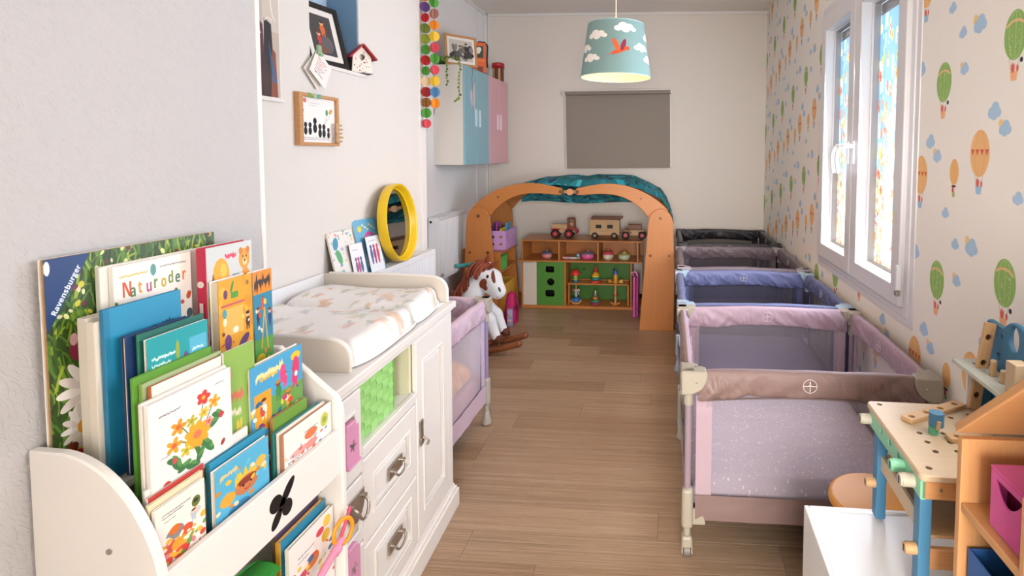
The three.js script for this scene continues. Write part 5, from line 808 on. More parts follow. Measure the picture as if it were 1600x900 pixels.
// ---------- roller blind on the back wall ----------
{
  const t = thing('roller_blind', 'taupe roller blind pulled down over a small window in the back wall', 'roller blind', [-0.56, 1.46, -6.185]);
  t.rotation.z = 0.014;
  const taupe = new THREE.MeshStandardMaterial({ color: 0x968c81, roughness: 0.85, bumpMap: fabricBump, bumpScale: 0.0003, side: THREE.DoubleSide });
  part('blind_fabric', surf(24, 20, (u, v) => [(u - 0.5) * 1.17, v * 0.82, 0.018 + 0.003 * Math.sin(u * 2.2 + v * 3) + 0.002 * noise(u * 5, v * 3)]), taupe, t);
  part('roller', rod([-0.585, 0.835, 0.028], [0.595, 0.835, 0.028], 0.022, 20), taupe, t); part('bottom_bar', box(1.17, 0.022, 0.012, 0, 0.002, 0.02, 0.005, 2), taupe, t);
  for (const k of [-1, 1]) part('bracket', box(0.022, 0.05, 0.05, k * 0.605, 0.838, 0.025, 0.004), M.white, t);
  part('cassette', box(1.18, 0.016, 0.03, 0, 0.862, 0.016, 0.004), M.white, t); for (const k of [-1, 1]) part('side_rail', box(0.014, 0.84, 0.01, k * 0.594, 0.42, 0.006, 0.003), M.white, t);
}
// ---------- play arch with canopy and shelves ----------
const AX = -0.9;
reseed(515);
const canopyTex = tex(1024, 512, (g, w, h) => {
  g.fillStyle = '#136a74'; g.fillRect(0, 0, w, h);
  for (let i = 0; i < 260; i++) { g.globalAlpha = 0.75; g.fillStyle = ['#0f5560', '#1d8a94', '#2aa3b8', '#0b3040', '#2c6f86', '#47b3c4', '#161a38', '#187868'][(rnd() * 8) | 0]; g.save(); g.translate(rnd(0, w), rnd(0, h)); g.rotate(rnd(0, 3.1)); g.beginPath(); g.ellipse(0, 0, rnd(14, 60), rnd(5, 20), 0, 0, 7); g.fill(); g.restore(); }
  g.globalAlpha = 0.9; for (let i = 0; i < 70; i++) { g.strokeStyle = rnd() < 0.6 ? '#5cc3cc' : '#1a1230'; g.lineWidth = rnd(3, 7); const x = rnd(0, w), y = rnd(0, h); g.beginPath(); g.moveTo(x, y); g.quadraticCurveTo(x + rnd(-40, 40), y + rnd(-40, 40), x + rnd(-60, 60), y + rnd(-50, 50)); g.stroke(); }
  g.globalAlpha = 1;
});
{
  const t = thing('play_arch', 'orange-brown wooden play arch with teal patterned canopy and toy shelves at the back wall', 'play arch', [AX, 0, -5.3]);
  const Z = -4.93 + 5.3, ZR = -5.64 + 5.3;
  const leg = (k) => { const s = new THREE.Shape(); s.moveTo(k * 0.652, 0); s.lineTo(k * 0.728, 0.98); s.bezierCurveTo(k * 0.735, 1.16, k * 0.945, 1.16, k * 0.953, 0.98); s.lineTo(k * 0.97, 0.6); s.lineTo(k * 0.968, 0); s.lineTo(k * 0.652, 0); return s; };
  const arm = (k) => { const s = new THREE.Shape(); s.moveTo(k * 0.725, 1.035); s.bezierCurveTo(k * 0.66, 1.13, k * 0.55, 1.215, k * 0.4, 1.236); s.bezierCurveTo(k * 0.28, 1.25, k * 0.2, 1.235, k * 0.09, 1.228); s.bezierCurveTo(k * 0.05, 1.23, k * 0.05, 1.295, k * 0.09, 1.297); s.bezierCurveTo(k * 0.2, 1.32, k * 0.3, 1.345, k * 0.42, 1.335); s.bezierCurveTo(k * 0.62, 1.32, k * 0.8, 1.22, k * 0.91, 1.1); s.lineTo(k * 0.8, 0.99); s.lineTo(k * 0.725, 1.035); return s; };
  const bolt = (x, y, z, p, r = 0.014) => { part('bolt', [rod([x, y, z - 0.004], [x, y, z + 0.004], r, 16), rod([x, y, z + 0.004], [x, y, z + 0.006], r * 0.55, 12)], std(0x6a4a2a, 0.4, { metalness: 0.5 }), p); };
  for (const z of [Z, ZR]) for (const k of [-1, 1]) {
    const front = z === Z, l = part('leg', swapUV(boxUV(slab(leg(k), 0.03, [], 0.004, 24))).translate(0, 0, z + 0.004), M.arch, t), a = part('arm', boxUV(slab(arm(k), 0.03, [], 0.004, 24)).translate(0, 0, z - 0.028), M.arch, t);
    if (front) { bolt(k * 0.838, 1.03, z + 0.02, l); bolt(k * 0.75, 0.69, z + 0.02, l); bolt(k * 0.92, 0.69, z + 0.02, l, 0.01); bolt(k * 0.66, 1.205, z - 0.012, a, 0.008); bolt(k * 0.078, 1.26, z - 0.012, a, 0.016); }
  }
  for (const z of [Z, ZR]) part('hub', [rod([0.008, 1.258, z - 0.04], [0.008, 1.258, z - 0.008], 0.03, 24), rod([0.008, 1.258, z - 0.008], [0.008, 1.258, z - 0.004], 0.019, 18), box(0.12, 0.03, 0.02, 0.008, 1.258, z - 0.035, 0.008)], M.beech, t);
  // canopy slung from the front arms to the rear arms
  const prof = (u) => { // outline of the front edge, from the left leg to the right leg
    const P = [[-0.84, 1.1], [-0.76, 1.19], [-0.65, 1.27], [-0.536, 1.335], [-0.35, 1.382], [-0.124, 1.403], [0, 1.397], [0.124, 1.397], [0.3, 1.414], [0.405, 1.414], [0.55, 1.398], [0.65, 1.366], [0.76, 1.32], [0.84, 1.272], [0.905, 1.19], [0.945, 1.1], [0.965, 0.98]];
    const s = u * (P.length - 1), i = Math.min(P.length - 2, Math.floor(s)), f = s - i; return [P[i][0] + (P[i + 1][0] - P[i][0]) * f, P[i][1] + (P[i + 1][1] - P[i][1]) * f];
  };
  const can = surf(80, 30, (u, v) => { const [x, y] = prof(u), sag = Math.sin(Math.PI * v) * 0.05 * Math.sin(Math.PI * u); const dip = v < 0.12 ? (0.12 - v) / 0.12 * 0.075 * Math.pow(Math.abs(Math.sin(Math.PI * u)), 0.4) : 0; return [x * (1 - 0.02 * v), y - 0.012 - sag - dip + (noise(u * 22, v * 6) - 0.5) * 0.018, Z - 0.02 - v * (Z - ZR - 0.02)]; });
  const cm = new THREE.MeshStandardMaterial({ map: canopyTex, roughness: 0.75, side: THREE.DoubleSide });
  { const u = can.attributes.uv; for (let i = 0; i < u.count; i++) u.setXY(i, u.getX(i) * 1.4, u.getY(i) * 0.6); }
  part('canopy', can, cm, t);
  part('canopy_hem', surf(60, 8, (u, v) => { const x = -0.62 + u * 1.24, top = 1.34 - 0.2 * Math.pow(Math.abs(2 * u - 1), 2.4); return [x, top + (1.105 + 0.01 * Math.sin(u * 9) - top) * v, ZR + 0.03 + 0.012 * noise(u * 18, v * 2)]; }), cm, t);
}
{ // shelf unit inside the arch
  const t = thing('toy_shelf', 'low beech shelf unit with green panels and three upper compartments standing inside the play arch', 'shelf unit', [AX, 0, -5.55]);
  const B = M.arch, x0 = -0.61, x1 = 0.645, D = -0.39, green = paintM(0x47852c, 0.5), white = paintM(0xcfc9c0, 0.5);
  part('top_board', span(x0, x1, 0.7, 0.716, D, 0, 0.003), B, t); part('shelf_board', span(x0 - 0.038, x1, 0.488, 0.504, D, 0.012, 0.003), B, t); part('base_board', span(x0, x1, 0.0, 0.03, D, 0, 0.003), B, t);
  for (const x of [x0 + 0.008, -0.216, 0.19, 0.6]) part('divider', span(x - 0.008, x + 0.008, 0.504, 0.7, D, -0.002, 0.002), B, t);
  for (const x of [x0 + 0.008, -0.152, 0.535]) part('divider', span(x - 0.008, x + 0.008, 0.03, 0.488, D, -0.002, 0.002), B, t);
  part('back_panel', span(x0, x1, 0.504, 0.7, D, D + 0.008, 0), B, t);
  part('white_panel', span(x0 + 0.016, -0.452, 0.03, 0.488, -0.022, -0.008, 0.002), white, t);
  const holes = [rrectPath(0.088, 0.066, 0.02), roundHole(0, 0, 0.038), rrectPath(0.096, 0.07, 0.024)];
  const shifted = (p, x, y) => new THREE.Path(p.getPoints(10).map((q) => new THREE.Vector2(q.x + x, q.y + y)));
  part('green_panel', slab([[-0.452, 0.03], [-0.16, 0.03], [-0.16, 0.488], [-0.452, 0.488]], 0.014, [shifted(holes[0], -0.312, 0.408), shifted(holes[1], -0.304, 0.276), shifted(holes[2], -0.312, 0.156)], 0.002).translate(0, 0, -0.014), green, t);
  part('green_back', slab([[-0.144, 0.03], [0.535, 0.03], [0.535, 0.488], [-0.144, 0.488]], 0.01, [[0.05, 0.43], [0.41, 0.44], [0.0, 0.36], [0.33, 0.36]].map(([x, y]) => roundHole(x, y, 0.009)), 0.001).translate(0, 0, -0.3), paintM(0x3f7a22, 0.5), t);
  part('inner_back', span(-0.452, 0.64, 0.03, 0.488, -0.372, -0.362, 0), std(0x1d1a18, 0.8), t);
  part('display_board', [span(-0.13, 0.5, 0.246, 0.262, -0.2, -0.03, 0.004), span(-0.13, 0.5, 0.262, 0.272, -0.2, -0.19, 0.002)], B, t);
  part('display_leg', span(0.49, 0.51, 0.03, 0.25, -0.2, -0.06, 0.003), B, t); part('display_leg', span(-0.13, -0.115, 0.03, 0.25, -0.2, -0.06, 0.003), B, t);
  part('white_panel', span(0.545, 0.64, 0.1, 0.488, -0.3, -0.29, 0.002), white, t);
}
{ // side shelf with bins on the left
  const t = thing('side_shelf', 'narrow beech side shelf filled with toy bins between the two left legs of the arch', 'shelf unit', [-1.72, 0, -5.28]);
  for (const y of [0.015, 0.485, 0.655]) part('shelf_board', span(-0.2, 0.16, y - 0.008, y + 0.008, -0.31, 0.26, 0.003), M.arch, t);
  part('end_panel', span(-0.2, 0.16, 0.0, 0.68, 0.262, 0.276, 0.003), M.arch, t); part('back_panel', span(-0.21, -0.2, 0.0, 0.7, -0.31, 0.276, 0.002), M.arch, t);
  part('base_rail', span(0.15, 0.168, 0.0, 0.075, -0.31, 0.276, 0.003), M.arch, t);
}
{ // bins and bags on the side shelf
  const bin = (name, label, col, [x, y, z], w, h, d, holes = false) => {
    const t = thing(name, label, name.split('_').pop(), [x, y, z]), m = paintM(col, 0.45);
    const wallP = (W) => slab([[-W / 2 * 0.94, 0], [W / 2 * 0.94, 0], [W / 2, h], [-W / 2, h]], 0.006, holes ? [-0.3, 0, 0.3].flatMap((k) => [0.3, 0.68].map((q) => roundHole(k * W, q * h, Math.min(W, h) * 0.075))) : [], 0.001);
    for (const k of [-1, 1]) { part('bin_side', wallP(w).translate(0, 0, k * (d / 2 - 0.004)), m, t); part('bin_side', wallP(d).rotateY(Math.PI / 2).translate(k * (w / 2 - 0.004), 0, 0), m, t); }
    part('bin_floor', span(-w * 0.46, w * 0.46, 0, 0.006, -d * 0.46, d * 0.46, 0.001), m, t);
    part('bin_rim', slab([[-w / 2, -d / 2], [w / 2, -d / 2], [w / 2, d / 2], [-w / 2, d / 2]], 0.01, [[[-w / 2 + 0.012, -d / 2 + 0.012], [w / 2 - 0.012, -d / 2 + 0.012], [w / 2 - 0.012, d / 2 - 0.012], [-w / 2 + 0.012, d / 2 - 0.012]]], 0.002).rotateX(-Math.PI / 2).translate(0, h - 0.004, 0), m, t);
    return t;
  };
  bin('plastic_crate', 'pale purple perforated plastic crate filled with books on the side shelf', 0xcf9fda, [-1.7, 0.664, -5.39], 0.26, 0.185, 0.36, true);
  [[0xd8b82a, -1.63, 0.2], [0x202a2e, -1.67, 0.21], [0x5aa0c4, -1.635, 0.24], [0xb04a9a, -1.69, 0.25], [0x6a3a8a, -1.75, 0.24]].forEach(([c, x, h], i) => { const lab = ['yellow book standing in the pale purple crate', 'black book standing in the pale purple crate', 'light blue book tilted in the pale purple crate', 'magenta book standing in the pale purple crate', 'dark purple book at the back of the pale purple crate'][i]; const b = thing('crate_book', lab, 'book', [x, 0.672, -5.3 - (i % 3) * 0.07 - (i > 2 ? 0.07 : 0)]); b.rotation.z = -0.05 * (i % 3); part('cover', [span(-0.008, -0.006, 0, h, -0.07, 0.07, 0.001), span(0.006, 0.008, 0, h, -0.07, 0.07, 0.001), span(-0.008, 0.008, 0, h, 0.068, 0.07, 0.001)], paintM(c, 0.5), b); part('pages', span(-0.006, 0.006, 0.002, h - 0.003, -0.068, 0.068, 0), M.pages, b); });
  bin('green_bin', 'small bright green plastic bin under the pale purple crate', 0x4fb84e, [-1.66, 0.494, -5.14], 0.19, 0.13, 0.2);
  bin('yellow_bin', 'yellow storage bin at the far end of the lower side shelf', 0xd6a83a, [-1.712, 0.024, -5.42], 0.26, 0.3, 0.3);
  { const q = thing('orange_bucket', 'orange-red toy bucket below the green plastic bin', 'bucket', [-1.665, 0.305, -5.12]); q.position.y = 0.024; part('bucket', lathe([[0, 0], [0.055, 0], [0.075, 0.43], [0.079, 0.432], [0.07, 0.422], [0.052, 0.01]], 28), paintM(0xdf6240, 0.5, { side: THREE.DoubleSide }), q); part('handle', tube([[-0.076, 0.45, 0], [-0.05, 0.4, 0.06], [0, 0.38, 0.082], [0.05, 0.4, 0.06], [0.076, 0.45, 0]], 0.004, 24, 6), M.white, q); }
  { const q = thing('backpack', 'small magenta child backpack leaning in front of the yellow bin', 'backpack', [-1.475, 0.0, -5.06]);
    part('bag_body', surf(28, 16, (u, v) => { const a = u * Math.PI * 2, s = Math.sin(a), c = Math.cos(a), k = 1 - 0.35 * v * v; return [Math.sign(c) * Math.pow(Math.abs(c), 0.6) * 0.058 * k, v * 0.26 + 0.004 * noise(u * 8, v * 8), Math.sign(s) * Math.pow(Math.abs(s), 0.6) * 0.085 * k]; }), std(0xb81a62, 0.7, { side: THREE.DoubleSide }), q);
    part('bag_top', new THREE.SphereGeometry(1, 20, 10, 0, Math.PI * 2, 0, Math.PI / 2).scale(0.04, 0.035, 0.057).translate(0, 0.258, 0), std(0xb81a62, 0.7), q); part('strap', tube([[0.035, 0.25, 0.03], [0.07, 0.2, 0.035], [0.075, 0.12, 0.03], [0.055, 0.04, 0.03]], 0.008, 20, 6), std(0x8a1450, 0.7), q); part('buckle', new THREE.TorusGeometry(0.014, 0.004, 8, 18).translate(0.062, 0.16, 0.07), M.dark, q); }
  { const q = thing('game_box', 'small lilac printed game box on the floor end of the side shelf', 'box', [-1.455, 0.0, -4.945]); part('carton', box(0.05, 0.16, 0.022, 0, 0.08, 0, 0.002), paintM(0x9d92bf, 0.5), q); part('print', printGeo(0.046, 0.14, 0.001).translate(0, 0.01, 0.0115), picM(C(64, 160, (g, w, h) => { g.fillStyle = '#a9a4cc'; g.fillRect(0, 0, w, h); for (let i = 0; i < 14; i++) blob(g, rnd(8, 56), rnd(40, 130), rnd(4, 12), rnd(4, 14), ['#e8e0d0', '#c8b04a', '#6a7a4a', '#d8c8d8'][(rnd() * 4) | 0]); })), q); }
}
{ // folded pink mat by the right leg
  const t = thing('folded_mat', 'folded pink play mat standing beside the right arch leg', 'mat', [-0.315, 0, -5.4]);
  part('panel', span(-0.016, 0.012, 0.0, 0.41, -0.12, 0.12, 0.012, 2), paintM(0xc85aa6, 0.5), t); part('panel', span(0.016, 0.04, 0.0, 0.4, -0.12, 0.12, 0.012, 2), paintM(0xb04890, 0.5), t); part('handle', tube([[-0.012, 0.4, 0.02], [-0.03, 0.43, 0.05], [0.01, 0.445, 0.07], [0.03, 0.4, 0.06]], 0.008, 20, 6), std(0xe0a0cc, 0.6), t);
}
// ---------- toys ----------
const wheel = (x, y, z, r, w, tyre, hub, p) => { const q = part('wheel', [rod([x, y, z - w / 2], [x, y, z + w / 2], r, 24), new THREE.TorusGeometry(r * 0.86, r * 0.18, 8, 28).translate(x, y, z + w / 2 - r * 0.08)], tyre, p); part('hub', [rod([x, y, z + w / 2 - 0.001], [x, y, z + w / 2 + 0.005], r * 0.6, 20)], hub, q); part('axle_cap', rod([x, y, z + w / 2 + 0.004], [x, y, z + w / 2 + 0.008], r * 0.16, 10), M.pine, q); };
const tyreM = std(0x191614, 0.7), redHub = paintM(0xb0142c, 0.4), darkWood = paintM(0xffffff, 0.45, { map: browntTex });
{
  const t = thing('toy_tractor', 'wooden toy tractor with red wheels and dark cab on top of the toy shelf', 'toy vehicle', [-1.095, 0.717, -5.74]);
  part('hood', box(0.165, 0.05, 0.09, -0.045, 0.122, 0, 0.005), M.pine, t); part('chassis', [box(0.24, 0.03, 0.06, 0, 0.07, 0, 0.004), slab([[-0.05, 0.05], [0.045, 0.05], [0.06, 0.095], [-0.06, 0.095]], 0.07, [], 0.003)], M.pine, t);
  part('cab', [box(0.012, 0.1, 0.1, 0.045, 0.14, 0, 0.003), box(0.07, 0.05, 0.1, 0.085, 0.105, 0, 0.004), box(0.012, 0.09, 0.012, 0.112, 0.15, 0.042, 0.003), box(0.012, 0.09, 0.012, 0.112, 0.15, -0.042, 0.003), box(0.012, 0.09, 0.012, 0.05, 0.15, 0.042, 0.003)], darkWood, t); part('cab_roof', box(0.075, 0.022, 0.12, 0.075, 0.203, 0, 0.005), darkWood, t); part('seat', box(0.04, 0.04, 0.06, 0.085, 0.145, 0, 0.004), M.beech, t);
  part('fender', [box(0.09, 0.016, 0.13, -0.085, 0.094, 0, 0.006), slab(arcBand(0.056, 0.07, 0.1, 2.6), 0.13, [], 0.003).translate(0.08, 0.045, 0)], redHub, t);
  for (const [x, r] of [[-0.085, 0.046], [0.06, 0.046]]) for (const k of [1, -1]) wheel(x, r + 0.001, k * 0.055, r, 0.034, tyreM, redHub, t);
}
function arcBand(r0, r1, a0, a1) { const p = []; for (let i = 0; i <= 14; i++) { const a = a0 + (a1 - a0) * i / 14; p.push([Math.cos(a) * r1, Math.sin(a) * r1]); } for (let i = 14; i >= 0; i--) { const a = a0 + (a1 - a0) * i / 14; p.push([Math.cos(a) * r0, Math.sin(a) * r0]); } return p; }
{
  const t = thing('toy_caravan', 'pale wooden toy caravan with two dark windows between the two toy vehicles', 'toy vehicle', [-0.655, 0.717, -5.74]);
  const wh = [rrectPath(0.062, 0.04, 0.004), rrectPath(0.062, 0.04, 0.004)].map((p, i) => new THREE.Path(p.getPoints().map((q) => new THREE.Vector2(q.x + (i ? 0.055 : -0.065), q.y + 0.13))));
  for (const k of [1, -1]) part('side_wall', boxUV(slab([[-0.16, 0.04], [-0.155, 0.2], [0.155, 0.2], [0.155, 0.04], [0.135, 0.04], [0.115, 0.062], [0.085, 0.062], [0.065, 0.04], [-0.075, 0.04], [-0.095, 0.06], [-0.125, 0.06], [-0.14, 0.04]], 0.008, wh, 0.001)).translate(0, 0, k * 0.056), M.pine, t);
  part('end_wall', span(-0.158, -0.15, 0.05, 0.2, -0.054, 0.054, 0.001), M.pine, t); part('end_wall', span(0.147, 0.155, 0.05, 0.2, -0.054, 0.054, 0.001), darkWood, t); part('floor_board', span(-0.15, 0.15, 0.05, 0.06, -0.054, 0.054, 0.001), darkWood, t); part('inner_wall', span(-0.148, 0.146, 0.062, 0.198, -0.02, -0.012, 0), M.dark, t);
  part('sill_rail', span(-0.155, 0.16, 0.075, 0.08, 0.058, 0.065, 0.001), M.pine, t);
  part('roof', [box(0.325, 0.018, 0.14, 0.022, 0.222, 0, 0.006, 2), box(0.29, 0.012, 0.12, -0.004, 0.208, 0, 0.003)], darkWood, t); part('hatch', box(0.05, 0.012, 0.05, -0.11, 0.21, 0.03, 0.003), darkWood, t);
  for (const x of [-0.105, 0.1]) for (const k of [1, -1]) wheel(x, 0.034, k * 0.045, 0.033, 0.03, tyreM, paintM(0x8a6c58, 0.5), t);
}
{
  const t = thing('toy_truck', 'small wooden toy truck with red wheels partly behind the right arch leg', 'toy vehicle', [-0.35, 0.717, -5.74]);
  part('chassis', [box(0.22, 0.02, 0.08, 0.0, 0.085, 0, 0.004), slab([[-0.04, 0.035], [0.05, 0.035], [0.05, 0.08], [-0.06, 0.08]], 0.06, [], 0.003)], M.pine, t); part('fender', slab(arcBand(0.05, 0.062, 0.3, 2.9), 0.1, [], 0.003).translate(-0.085, 0.04, 0), darkWood, t);
  part('cargo_crate', [span(-0.055, 0.075, 0.1, 0.15, 0.038, 0.046, 0.001), span(-0.055, 0.075, 0.1, 0.15, -0.046, -0.038, 0.001), span(-0.06, -0.052, 0.095, 0.155, -0.046, 0.046, 0.001), span(0.072, 0.08, 0.095, 0.155, -0.046, 0.046, 0.001)], darkWood, t); for (const x of [-0.03, 0.02, 0.055]) part('log', rod([x, 0.12, -0.036], [x, 0.12, 0.036], 0.017, 12), darkWood, t);
  for (const x of [-0.085, 0.09]) for (const k of [1, -1]) wheel(x, 0.041, k * 0.046, 0.04, 0.03, tyreM, redHub, t);
}
{ // toy pots and figures in the upper compartments; shelf surface at 0.504
  const pot = (label, x, r, h, body, lid, knob, dome) => { const t = thing('toy_pot', label, 'toy pot', [x, 0.5045, -5.66]); part('pot', lathe([[0, 0], [r * 0.82, 0], [r, h * 0.3], [r * 1.02, h * 0.62], [r * 0.94, h * 0.66], [0, h * 0.64]], 28), paintM(body, 0.35), t); part('lid', lathe([[r * 1.04, h * 0.64], [r * 1.06, h * 0.7], [r * 0.8, h * dome], [r * 0.3, h * (dome + 0.08)], [0, h * (dome + 0.09)]], 28), paintM(lid, 0.35), t); part('knob', lathe([[0.006, 0], [0.006, 0.006], [0.013, 0.014], [0.009, 0.022], [0, 0.024]], 14).translate(0, h * (dome + 0.07), 0), paintM(knob, 0.35), t); return t; };
  pot('salmon pink toy pot with a slate-purple lid in the left compartment', -1.265, 0.056, 0.08, 0xd88a80, 0x6d6a86, 0x8a86a2, 0.85);
  pot('bright pink toy pot with grey lid in the middle compartment', -0.83, 0.07, 0.085, 0xe0619a, 0x8a7a8e, 0x8a7a8e, 0.82);
  const m = pot('cream toy pot with a red spotted mushroom lid in the right compartment', -0.615, 0.056, 0.085, 0xdfdcc4, 0xcf5560, 0xd86a70, 0.95);
  for (let i = 0; i < 7; i++) part('dot', new THREE.SphereGeometry(0.006, 8, 6).translate(Math.cos(i * 0.9) * 0.05, 0.064, Math.sin(i * 0.9) * 0.05), M.paper, m);
  const gq = pot('pale green toy pot with a flower lid in the right compartment', -0.445, 0.062, 0.078, 0xc8d2b0, 0xb9c48a, 0xd8c24a, 0.8);
  for (let i = 0; i < 6; i++) part('petal', new THREE.SphereGeometry(0.01, 10, 6).scale(1, 0.5, 1).translate(Math.cos(i * 1.047) * 0.018, 0.07, Math.sin(i * 1.047) * 0.018), paintM(0xe0d08a, 0.4), gq);
  const b = thing('toy_boat', 'small white toy boat with a light blue ball on its stern', 'toy', [-0.975, 0.5045, -5.63]);
  part('hull', surf(20, 8, (u, v) => { const a = Math.PI * v, w = Math.sin(Math.PI * (0.12 + 0.86 * u)); return [(u - 0.5) * 0.13, 0.024 - Math.sin(a) * 0.022 * (0.5 + 0.5 * w), -Math.cos(a) * 0.026 * w]; }), std(0xe9e5e2, 0.4, { side: THREE.DoubleSide }), b); part('deck', box(0.11, 0.004, 0.036, 0, 0.022, 0, 0.001), paintM(0x2f3a4a, 0.5), b); part('ball', new THREE.SphereGeometry(0.019, 18, 12).translate(0.045, 0.042, 0), paintM(0x6fb2cf, 0.35), b);
  const p = thing('toy_figure', 'tiny pink animal figure lying beside the toy boat', 'toy', [-1.055, 0.5045, -5.63]); part('body', new THREE.SphereGeometry(1, 16, 10).scale(0.026, 0.013, 0.016).translate(0, 0.013, 0), paintM(0xe0a0a0, 0.5), p); part('head', new THREE.SphereGeometry(0.011, 12, 8).translate(-0.028, 0.017, 0.004), paintM(0xe8b0ac, 0.5), p);
}
{ // stacking toys: upper board surface 0.262, lower 0.03
  const ring = (r, h, y, col, p, name = 'ring') => part(name, lathe([[0, y], [r * 0.86, y], [r, y + h * 0.3], [r, y + h * 0.7], [r * 0.86, y + h], [0, y + h]], 28), paintM(col, 0.35), p);
  const st = (label, x, y, z = -5.63) => thing('stacking_toy', label, 'stacking toy', [x, y, z]);
  const m = st('wooden mushroom stacking toy with red cap on the upper display board', -0.955, 0.2625); ring(0.034, 0.016, 0, 0x2f6fb0, m); ring(0.026, 0.03, 0.016, 0x7fae62, m); ring(0.021, 0.028, 0.046, 0xd8c84a, m); part('cap', lathe([[0, 0.074], [0.046, 0.076], [0.054, 0.084], [0.044, 0.108], [0.022, 0.128], [0, 0.134]], 32), paintM(0xc52f28, 0.35), m);
  const r = st('rainbow ring stacking tower with red tip on the upper display board', -0.742, 0.2625); [[0.056, 0.026, 0xd5432c], [0.05, 0.032, 0x1f7f86], [0.042, 0.02, 0xe3cf3a], [0.036, 0.018, 0xe8b43a], [0.03, 0.017, 0xe08a2a]].reduce((y, [a, h, c]) => (ring(a, h, y, c, r), y + h), 0); part('tip', lathe([[0, 0.112], [0.015, 0.114], [0.012, 0.15], [0.007, 0.172], [0, 0.176]], 20), paintM(0xcb2f2c, 0.35), r);
  const c = st('yellow wooden column toy with blue crown and two side cubes', -0.532, 0.2625); part('column', lathe([[0, 0], [0.022, 0], [0.023, 0.088], [0, 0.09]], 24), paintM(0xdaa02e, 0.4), c); part('crown', lathe([[0.025, 0.09], [0.027, 0.098], [0.02, 0.126], [0.008, 0.132], [0.006, 0.15], [0, 0.152]], 24), paintM(0x4a62b0, 0.4), c); for (const k of [-1, 1]) part('cube', box(0.036, 0.036, 0.036, k * 0.06, 0.02, 0.0, 0.006, 2), paintM(k < 0 ? 0xb0861f : 0xd0b04a, 0.4), c); part('arm', box(0.1, 0.01, 0.01, 0, 0.012, 0, 0.003), M.pine, c);
  const e = st('stacking toy with grey elephant on a blue boat and orange base', -0.95, 0.0305, -5.635); part('base', slab(arcBand(0.045, 0.07, Math.PI * 1.15, Math.PI * 1.85), 0.05, [], 0.003).translate(0, 0.07, 0), paintM(0xe0a052, 0.4), e); ring(0.054, 0.04, 0.026, 0x2f74b0, e); part('peg', cyl(0.006, 0.006, 0.15, 10).translate(0, 0.13, 0), M.pine, e); part('elephant', [new THREE.SphereGeometry(1, 16, 12).scale(0.016, 0.03, 0.016).translate(0, 0.1, 0), new THREE.SphereGeometry(0.019, 14, 10).translate(0, 0.138, 0), tube([[0.012, 0.138, 0.012], [0.026, 0.125, 0.018], [0.03, 0.105, 0.02]], 0.005, 12, 6)], std(0xa9aeb8, 0.6), e); for (const k of [-1, 1]) part('ear', new THREE.SphereGeometry(1, 12, 8).scale(0.014, 0.015, 0.004).translate(k * 0.025, 0.146, 0), std(k < 0 ? 0xb0525a : 0xd8a0a0, 0.6), e);
  const s = st('small pastel stacking tower with dark pink base on the lower board', -0.745, 0.0305, -5.635); [[0.056, 0.024, 0xa83e62], [0.048, 0.024, 0x3f9a7c], [0.03, 0.034, 0xc47a34], [0.022, 0.026, 0x7d7a70]].reduce((y, [a, h, col]) => (ring(a, h, y, col, s), y + h), 0); part('peg', lathe([[0, 0.108], [0.009, 0.108], [0.007, 0.145], [0, 0.15]], 12), M.paper, s);
  const p = st('bare wooden peg stacking toy with one orange disc and curved base', -0.535, 0.0305, -5.635); part('base', slab(arcBand(0.05, 0.066, Math.PI * 1.2, Math.PI * 1.8), 0.045, [], 0.003).translate(0, 0.066, 0), paintM(0xd08a3a, 0.4), p); part('peg', cyl(0.013, 0.013, 0.19, 14).translate(0, 0.11, 0), M.pine, p); ring(0.04, 0.007, 0.098, 0xc8642a, p, 'disc');
}
